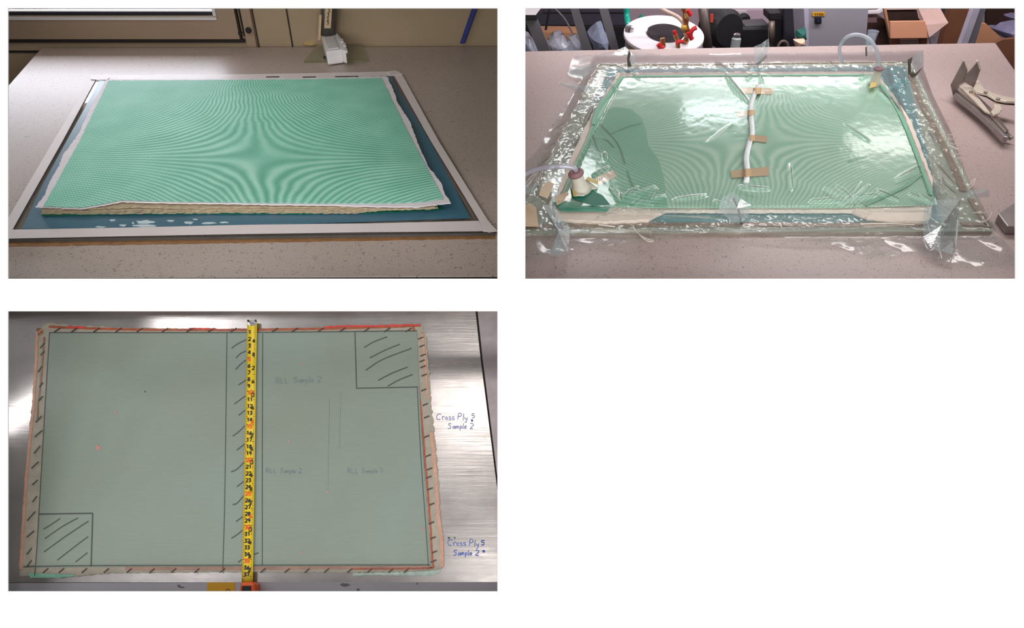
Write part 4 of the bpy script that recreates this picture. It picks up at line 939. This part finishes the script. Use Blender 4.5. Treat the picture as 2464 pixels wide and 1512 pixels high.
obj('side_strip', pcm([(1147, 728), (1300, 728), (1300, 1402), (1231, 1402), (1202, 1190), (1161, 860)], .001, .012), M('scuffed_steel', (176, 166, 170), .4, .8, var=.15, scale=22, bump=.3), stt)
obj('seam_gap', pcm([(1142, 728), (1147, 728), (1161, 860), (1202, 1190), (1231, 1402), (1226, 1402), (1198, 1190), (1156, 860)], -.004, .008), m_groove, stt)
mb = MB()
P = [(1022+k*9, 880-8*sm((k-2)/8)+random.uniform(-2.2, 2.2)) for k in range(15)]
mb.ribbon([PC(x, y, .0003) for x, y in P], .0022, CN, .0003)
obj('rough_scratch', mb, M('scratch_grey', (150, 138, 132), .6, .5, var=.2), stt)
ril = thing('table_rail', 'lilac grey painted rail along the near edge of the steel table', 'rail', PC(608, 1414, 0))
obj('bar', pcm([(-60, 1403.5), (1300, 1401), (1300, 1450), (-60, 1450)], .001, .02), M('lilac_grey_paint', (186, 182, 192), .5, var=.05, scale=9), ril)
m_smut = M('dark_smudge', (120, 114, 120), .7)
def blob(x, y, a, b, h, m, n=12, jit=.3):
    P = []
    for k in range(n):
        an = 2*math.pi*k/n; r = random.uniform(1-jit, 1+jit); P.append((x+math.cos(an)*a*r, y+math.sin(an)*b*r))
    return pcm(P, h, .0003)
for x, y, a, b, lb in ((430, 1411, 4, 3, 'small grey smudge on the rail left of the yellow sticker'), (437, 1414, 6, 2, 'faint grey smear next to the small smudge on the rail'), (862, 1420, 4, 4, 'dark dot on the rail at the frame bottom'), (830, 1408, 12, 4, 'grey smear on the rail right of centre'), (1004, 1405, 2, 2, 'tiny dark dot on the rail at the right')):
    tag(obj('rail_smudge', blob(x, y, a, b, .0015, m_smut), m_smut), lb, 'smudge')
m_ydecal = M('yellow_sticker', (222, 164, 20), .5, var=.05, scale=40)
ysx = thing('yellow_sticker', 'yellow sticker on the rail left of the tape measure case', 'sticker', PC(533, 1412, .001))
obj('paper', pcm([(498, 1402), (565, 1402), (567, 1440), (499, 1440)], .0016, .0005), m_ydecal, ysx)
obj('print', MB().ribbon(smooth_path([PC(x, y, .0017) for x, y in ((543, 1423), (546, 1419), (551, 1419), (553, 1423), (556, 1430))], 10), .0014, CN), M('sticker_ink', (110, 70, 10), .5), ysx)

# laminate
lam = thing('laminate_panel', 'cured pale green fibreglass panel with marker lines and resin stained rim', 'panel', PC(560, 1090, 0))
def lammat():
    t = NT('green_laminate'); co = t.coord(); a = t.noise(co, 4, 3); b = t.noise(co, 40, 3, .6, (1, 14, 14)); c = t.noise(co, 240, 2)
    col = t.ramp(a, [(0.3, lin((122, 130, 119))), (0.55, lin((126, 136, 126))), (0.8, lin((124, 139, 132)))])
    f = t.math('MULTIPLY', t.math('SUBTRACT', b, .5), .25)
    col = t.mix(.04, col, t.ramp(b, [(0.35, lin((120, 128, 118))), (0.65, lin((185, 196, 185)))]))
    t.surf(t.bsdf(col, .45, 0, t.bump(c, .08, .0006), .35)); return t.m
m_lam = lammat()
m_rim = M('stained_rim', (152, 144, 130), .55, var=.12, scale=60)
m_brr = M('brown_resin', (150, 78, 52), .4, var=.25, scale=90)
m_redr = M('red_resin', (196, 62, 60), .4, var=.2, scale=90)
m_pinkr = M('pinkish_brown_resin', (184, 140, 120), .5, var=.15, scale=80)
def csheet(T, B, L, R, h, th, fray, seed, nu=160, nv=90):
    return sheet(T, B, L, R, lambda *a: h, th, nu, nv, PC, fray, CN, seed)
mb = csheet([(88, 796), (112, 777), (180, 782), (300, 789), (500, 792), (700, 790), (850, 785), (1000, 779), (1012, 782)],
            [(48, 1386), (60, 1388), (180, 1387), (260, 1380), (500, 1378), (850, 1378), (1000, 1378), (1062, 1370)],
            [(88, 796), (84, 850), (80, 950), (72, 1020), (70, 1080), (62, 1150), (56, 1240), (50, 1330), (48, 1386)],
            [(1012, 782), (1026, 812), (1030, 870), (1036, 940), (1040, 1000), (1046, 1050), (1050, 1100), (1058, 1200), (1062, 1290), (1062, 1370)], .0045, .0043, 2.2, 41)
obj('back_ply', mb, m_rim, lam)
mb = csheet([(118, 800), (300, 801), (600, 799), (1003, 796)], [(84, 1368), (300, 1364), (600, 1363), (1036, 1361)],
            [(118, 800), (107, 1000), (84, 1368)], [(1003, 796), (1012, 1000), (1036, 1361)], .0062, .0017, .3, 42, 60, 40)
obj('surface', mb, m_lam, lam)
def rib(P, wd, h, m, nm='resin_line', jit=0.0, n=80, par=lam):
    pts = smooth_path([PC(x, y, h) for x, y in P], n)
    if jit: pts = [p+XC*random.uniform(-jit, jit)+CUP*random.uniform(-jit, jit) for p in pts]
    return obj(nm, MB().ribbon(pts, wd, CN, .0006), m, par)
rib([(118, 787), (300, 793), (600, 794), (800, 791), (1012, 784)], .0045, .0048, m_brr, jit=.0005)
rib([(780, 788), (830, 785), (900, 785), (960, 783), (1010, 783)], .0030, .0056, m_redr, jit=.0009)
rib([(165, 786), (178, 788), (190, 788), (205, 788)], .0035, .0056, m_redr, jit=.0006, n=10)
rib([(455, 791), (480, 791), (520, 792)], .0022, .0056, m_redr, jit=.0005, n=14)
rib([(995, 786), (1002, 850), (1008, 940), (1014, 1000), (1022, 1100), (1032, 1220), (1042, 1368)], .0034, .0050, m_brr, jit=.0004)
rib([(1016, 800), (1022, 860), (1030, 960)], .0040, .0050, m_pinkr, jit=.0006)
rib([(1038, 1040), (1046, 1120), (1054, 1230), (1062, 1300), (1064, 1366)], .0062, .0048, m_pinkr, jit=.0006)
rib([(90, 800), (86, 880), (80, 980), (70, 1080), (60, 1200), (54, 1300), (50, 1370)], .0052, .0048, m_pinkr, jit=.0006)
rib([(107, 812), (103, 860), (98, 920), (92, 970), (90, 1010)], .0030, .0050, M('olive_brown_resin', (134, 100, 76), .45, var=.2), jit=.0004)
rib([(88, 797), (94, 792), (100, 800), (92, 806)], .0060, .0052, M('orange_brown_crust', (172, 120, 88), .5, var=.3, scale=120), jit=.0015, n=20)
rib([(300, 1369), (600, 1368), (1036, 1366)], .0050, .0048, M('rose_brown_resin', (150, 116, 102), .5, var=.2), jit=.0004)
rib([(850, 1370), (1000, 1369), (1040, 1367)], .0025, .0056, m_brr, jit=.0005)
m_gfr = M('green_mesh_remnant', (120, 168, 148), .5, var=.15, scale=90)
obj('mesh_remnant', csheet([(66, 1379), (178, 1384)], [(72, 1391), (140, 1392), (178, 1387)], [(66, 1379), (72, 1391)], [(178, 1384), (178, 1387)], .0056, .003, 1.0, 43, 40, 3), m_gfr, lam)
obj('mesh_remnant', csheet([(850, 1380), (1000, 1377), (1058, 1372)], [(850, 1386), (900, 1384), (1000, 1386), (1040, 1386), (1058, 1378)], [(850, 1380), (850, 1386)], [(1058, 1372), (1058, 1378)], .0052, .004, 1.2, 44, 60, 3), M('glassy_fringe', (170, 190, 178), .3, var=.2, scale=120), lam)
# marker lines
m_mark = M('black_marker', (62, 72, 66), .6, var=.1); m_markb = M('brown_black_marker', (70, 50, 44), .6, var=.1)
HL = .0068
def mark(P, wd=.0016, m=m_mark, nm='marker_line'): return obj(nm, MB().ribbon(smooth_path([PC(x, y, HL) for x, y in P], max(2, 6*(len(P)-1))) if len(P) > 2 else [PC(x, y, HL) for x, y in P], wd, CN, .0002), m, lam)
mark([(120, 801), (560, 801), (1002, 797)], .0014)
mark([(56, 1365), (220, 1362), (600, 1361), (1034, 1360)], .0015)
mark([(119, 801), (107, 1000), (90, 1300), (83, 1386)], .0012)
mark([(1004, 930), (1012, 1090), (1024, 1260), (1031, 1364)], .0013)
mark([(546, 802), (541, 1180), (536, 1371)], .0013); mark([(632, 803), (631, 1120), (631, 1362)], .0013)
mark([(93, 1238), (223, 1236)], .002); mark([(223, 1236), (219, 1364)], .002)
mark([(854, 800), (858, 935)], .0018); mark([(857, 935), (1005, 932)], .0018)
for P in ([(105, 1274), (125, 1262), (145, 1248)], [(108, 1297), (150, 1268), (188, 1247)], [(106, 1329), (160, 1290), (213, 1255)], [(138, 1349), (180, 1316), (212, 1292)], [(182, 1353), (210, 1331)],
          [(876, 837), (900, 823), (932, 811)], [(890, 862), (925, 844), (962, 829)], [(880, 892), (920, 866), (990, 839)], [(910, 916), (945, 898), (981, 884)], [(933, 930), (960, 915), (993, 902)],
          [(557, 839), (572, 828), (592, 818)], [(568, 862), (578, 852), (592, 845)], [(567, 890), (578, 878), (592, 867)], [(574, 927), (592, 915)], [(564, 973), (576, 964), (592, 952)], [(574, 1000), (592, 986)],
          [(560, 1050), (574, 1040), (590, 1024)], [(570, 1084), (590, 1068)], [(556, 1136), (570, 1130), (588, 1112)], [(570, 1172), (588, 1158)], [(560, 1215), (570, 1212), (586, 1194)], [(568, 1256), (584, 1244)], [(557, 1296), (570, 1288), (584, 1276)], [(573, 1354), (584, 1346)],
          [(612, 1335), (622, 1331)]):
    mark(P, .0019, nm='hatch_line')
for x0, y0, x1, y1 in ((86,1017,100,1002),(84,1052,102,1036),(82,1092,97,1074),(76,1128,93,1112),(78,1168,91,1156),(79,1209,89,1195),(66,1254,85,1232),(65,1294,82,1279),(65,1335,77,1320),(64,1366,76,1350),
                       (97,838,108,826),(98,856,107,846),(95,932,103,921),(92,896,101,882),(93,965,103,954)):
    obj('edge_tick', MB().ribbon([PC(x0, y0, .0056), PC(x1, y1, .0056)], .0018, CN, .0012), m_mark, lam)
for x in (137, 178, 231, 284, 335, 396, 455, 507, 561, 660, 708, 770, 822, 880, 930, 982):
    obj('edge_tick', MB().ribbon([PC(x-6, 800, .0056), PC(x+9, 790, .0056)], .0019, CN, .0014), m_markb, lam)
for x in (104, 142, 197, 250, 305, 360, 412, 468, 530, 627, 685, 733, 780, 836, 884, 935, 972):
    obj('edge_tick', MB().ribbon([PC(x, 1379, .0056), PC(x+12, 1369, .0056)], .0018, CN, .0012), m_markb, lam)
for k, y in enumerate((815, 834, 856, 870, 884, 904, 940, 975, 1005, 1052, 1098, 1130, 1150, 1178, 1215, 1260, 1296, 1330, 1352)):
    x = 1006+(y-815)*.058+(k % 3)*1.5
    obj('edge_tick', MB().ribbon([PC(x, y+2, .0056), PC(x+13, y-3, .0056)], .0017, CN, .0012), m_markb, lam)
m_spot = M('pink_spot', (176, 124, 116), .6, var=.15)
for x, y, a in ((236, 1078, 6), (280, 993, 3), (695, 1061, 2.5), (726, 875, 2.5), (726, 1330, 2.5), (1018, 1274, 3), (349, 943, 2), (788, 1185, 2.5)):
    obj('resin_spot', blob(x, y, a, a*.9, HL, m_spot), m_spot if a > 2.2 else m_mark, lam)
m_faint = M('faint_blue_writing', (116, 128, 132), .6)
fw = MB(); write(fw, 'RLL', 664, 924, 13, PC, CN, .0012, HL, -.05, .4); write(fw, 'Sample 2', 706, 922, 14, PC, CN, .0012, HL, -.03, .4); obj('faint_writing', fw, m_faint, lam)
fw = MB(); write(fw, 'RLL Sample 2', 640, 1139, 11, PC, CN, .0010, HL, 0, .4); obj('faint_writing', fw, m_faint, lam)
fw = MB(); write(fw, 'RLL Sample 1', 836, 1139, 11, PC, CN, .0010, HL, 0, .4); obj('faint_writing', fw, m_faint, lam)
fl3 = M('faint_line', (124, 138, 128), .6)
rib([(820, 945), (818, 1010), (816, 1080)], .0010, HL-.0004, fl3, 'faint_line'); rib([(792, 960), (790, 1100), (788, 1180)], .0010, HL-.0004, fl3, 'faint_line')
# writing on the steel
m_ink = M('blue_marker_ink', (66, 88, 158), .5, var=.15, scale=200); m_ink2 = M('violet_marker_ink', (122, 124, 172), .5, var=.15, scale=200)
wa = thing('handwriting', 'faded blue writing on the steel right of the panel, upper note', 'writing', PC(1090, 1015, 0))
mb = MB(); write(mb, 'Cross', 1050, 1011, 15, PC, CN, .0014, .0004, 0, .4); write(mb, 'Ply', 1100, 1010, 15, PC, CN, .0014, .0004, .08, .4); obj('first_line', mb, m_ink2, wa)
mb = MB(); write(mb, '5', 1136, 1006, 10, PC, CN, .0014, .0004, 0, .4); write(mb, 'o', 1134, 1015, 9, PC, CN, .0022, .0004, 0, .4); obj('angle_note', mb, m_ink2, wa)
mb = MB(); write(mb, 'Sample 2', 1078, 1032, 13, PC, CN, .0014, .0004, 0, .4); obj('second_line', mb, m_ink2, wa)
wb = thing('handwriting', 'strong blue writing on the steel by the near right corner, lower note', 'writing', PC(1110, 1320, 0))
mb = MB(); write(mb, 'Cross', 1077, 1314, 15, PC, CN, .0013, .0004, 0, .4); write(mb, 'Ply', 1128, 1314, 15, PC, CN, .0013, .0004, .05, .4); obj('first_line', mb, m_ink, wb)
mb = MB(); write(mb, '5', 1158, 1312, 11, PC, CN, .0018, .0004, .1, .3); write(mb, 'o', 1162, 1330, 9, PC, CN, .0026, .0004, 0, .3); obj('angle_note', mb, m_ink, wb)
mb = MB(); write(mb, 'Sample 2', 1091, 1337, 13, PC, CN, .0016, .0004, 0, .3); obj('second_line', mb, m_ink, wb)
for x, lb in ((1080, 'black dot above the lower blue note'), (1094, 'greenish dot right of the black dot above the lower note')):
    tag(obj('ink_dot', blob(x, 1295, 2.6, 2.4, .0006, m_black, jit=.1), m_black if x == 1080 else M('green_dot', (60, 100, 70), .5)), lb, 'dot')

# tape measure
tm = thing('tape_measure', 'yellow tape measure blade with orange case laid across the green panel', 'tape measure', PC(600, 1090, HL))
tx_ = lambda y: 606.5+(y-772)*(594.5-606.5)/(1405-772)
tw_ = lambda y: 11.2+(y-772)*1.9/(1405-772)
ht = .0078
m_yel = M('tape_yellow', (206, 178, 24), .28, var=.06, scale=60, spec=.6)
mb = MB(); ny = 60; nx = 8
for j in range(ny+1):
    y = 772+(1406-772)*j/ny
    for i in range(nx+1):
        s = i/nx*2-1; mb.v.append(PC(tx_(y)+s*tw_(y), y, ht+.0030*s*s+(.0015 if i == nx else 0)))
for j in range(ny):
    for i in range(nx): a = j*(nx+1)+i; mb.f.append((a, a+1, a+nx+2, a+nx+1))
bl_ = obj('blade', mb, m_yel, tm, smooth=True)
so = bl_.modifiers.new('thick', 'SOLIDIFY'); so.thickness = .0005; so.offset = -1
def PT(x, y, h):
    s = (x-tx_(y))/tw_(y); return PC(x, y, ht+.0030*s*s+h)
mb = MB(); mr = MB()
y = 780.0; k = 0; step = 4.05
while y < 1400:
    w0 = tw_(y); ln = .55 if k % 10 == 0 else (.42 if k % 5 == 0 else .26)
    for sgn in (-1, 1):
        mb.ribbon([PT(tx_(y)+sgn*w0*.97, y, .0004), PT(tx_(y)+sgn*w0*(1-ln), y, .0004)], .0008, CN, .0003)
    y += step; k += 1
mbr = MB()
y = 800.0; k = 1
while y < 1396:
    red = (k % 10 in (0, 5)) and k > 3
    write(mbr if red else mb, str(k), tx_(y)-7.5, y+4, 8.2, PT, CN, .0018, .0005)
    if k % 2 == 0: write(mbr if k % 7 == 0 else mb, str((k*2) % 10), tx_(y)+2.5, y+9, 8.0, PT, CN, .0017, .0005)
    y += 16.2; k += 1
obj('scale_print', mb, m_black, tm, kind='stuff'); obj('scale_print_red', mbr, M('scale_red', (214, 80, 20), .5), tm, label='red figures of the scale', kind='stuff')
obj('end_hook', MB().prism([PC(596, 770, ht+.004), PC(617, 770, ht+.004), PC(617, 781, ht+.0035), PC(611, 784, ht+.002), PC(603, 784, ht+.002), PC(596, 781, ht+.0035)], -CN*.0012), m_chrome, tm)
for x in (597, 615): obj('rivet', blob(x, 772, 2.4, 2.6, ht+.0055, m_black, jit=.05), m_black, tm)
m_or = M('orange_case', (238, 88, 34), .4, var=.04)
obj('case', pcm([(579, 1403), (584, 1401), (606, 1401), (613, 1404), (620, 1450), (572, 1450)], .0300, .028), m_or, tm, bevel=.003)
obj('case_front', pcm([(583, 1404), (608, 1404), (612, 1411), (580, 1411)], .0306, .002), M('orange_light', (246, 112, 56), .4), tm, bevel=.0008)
obj('grip', pcm([(582, 1411), (603, 1410), (606, 1450), (578, 1450)], .0315, .003), m_black, tm, bevel=.002)
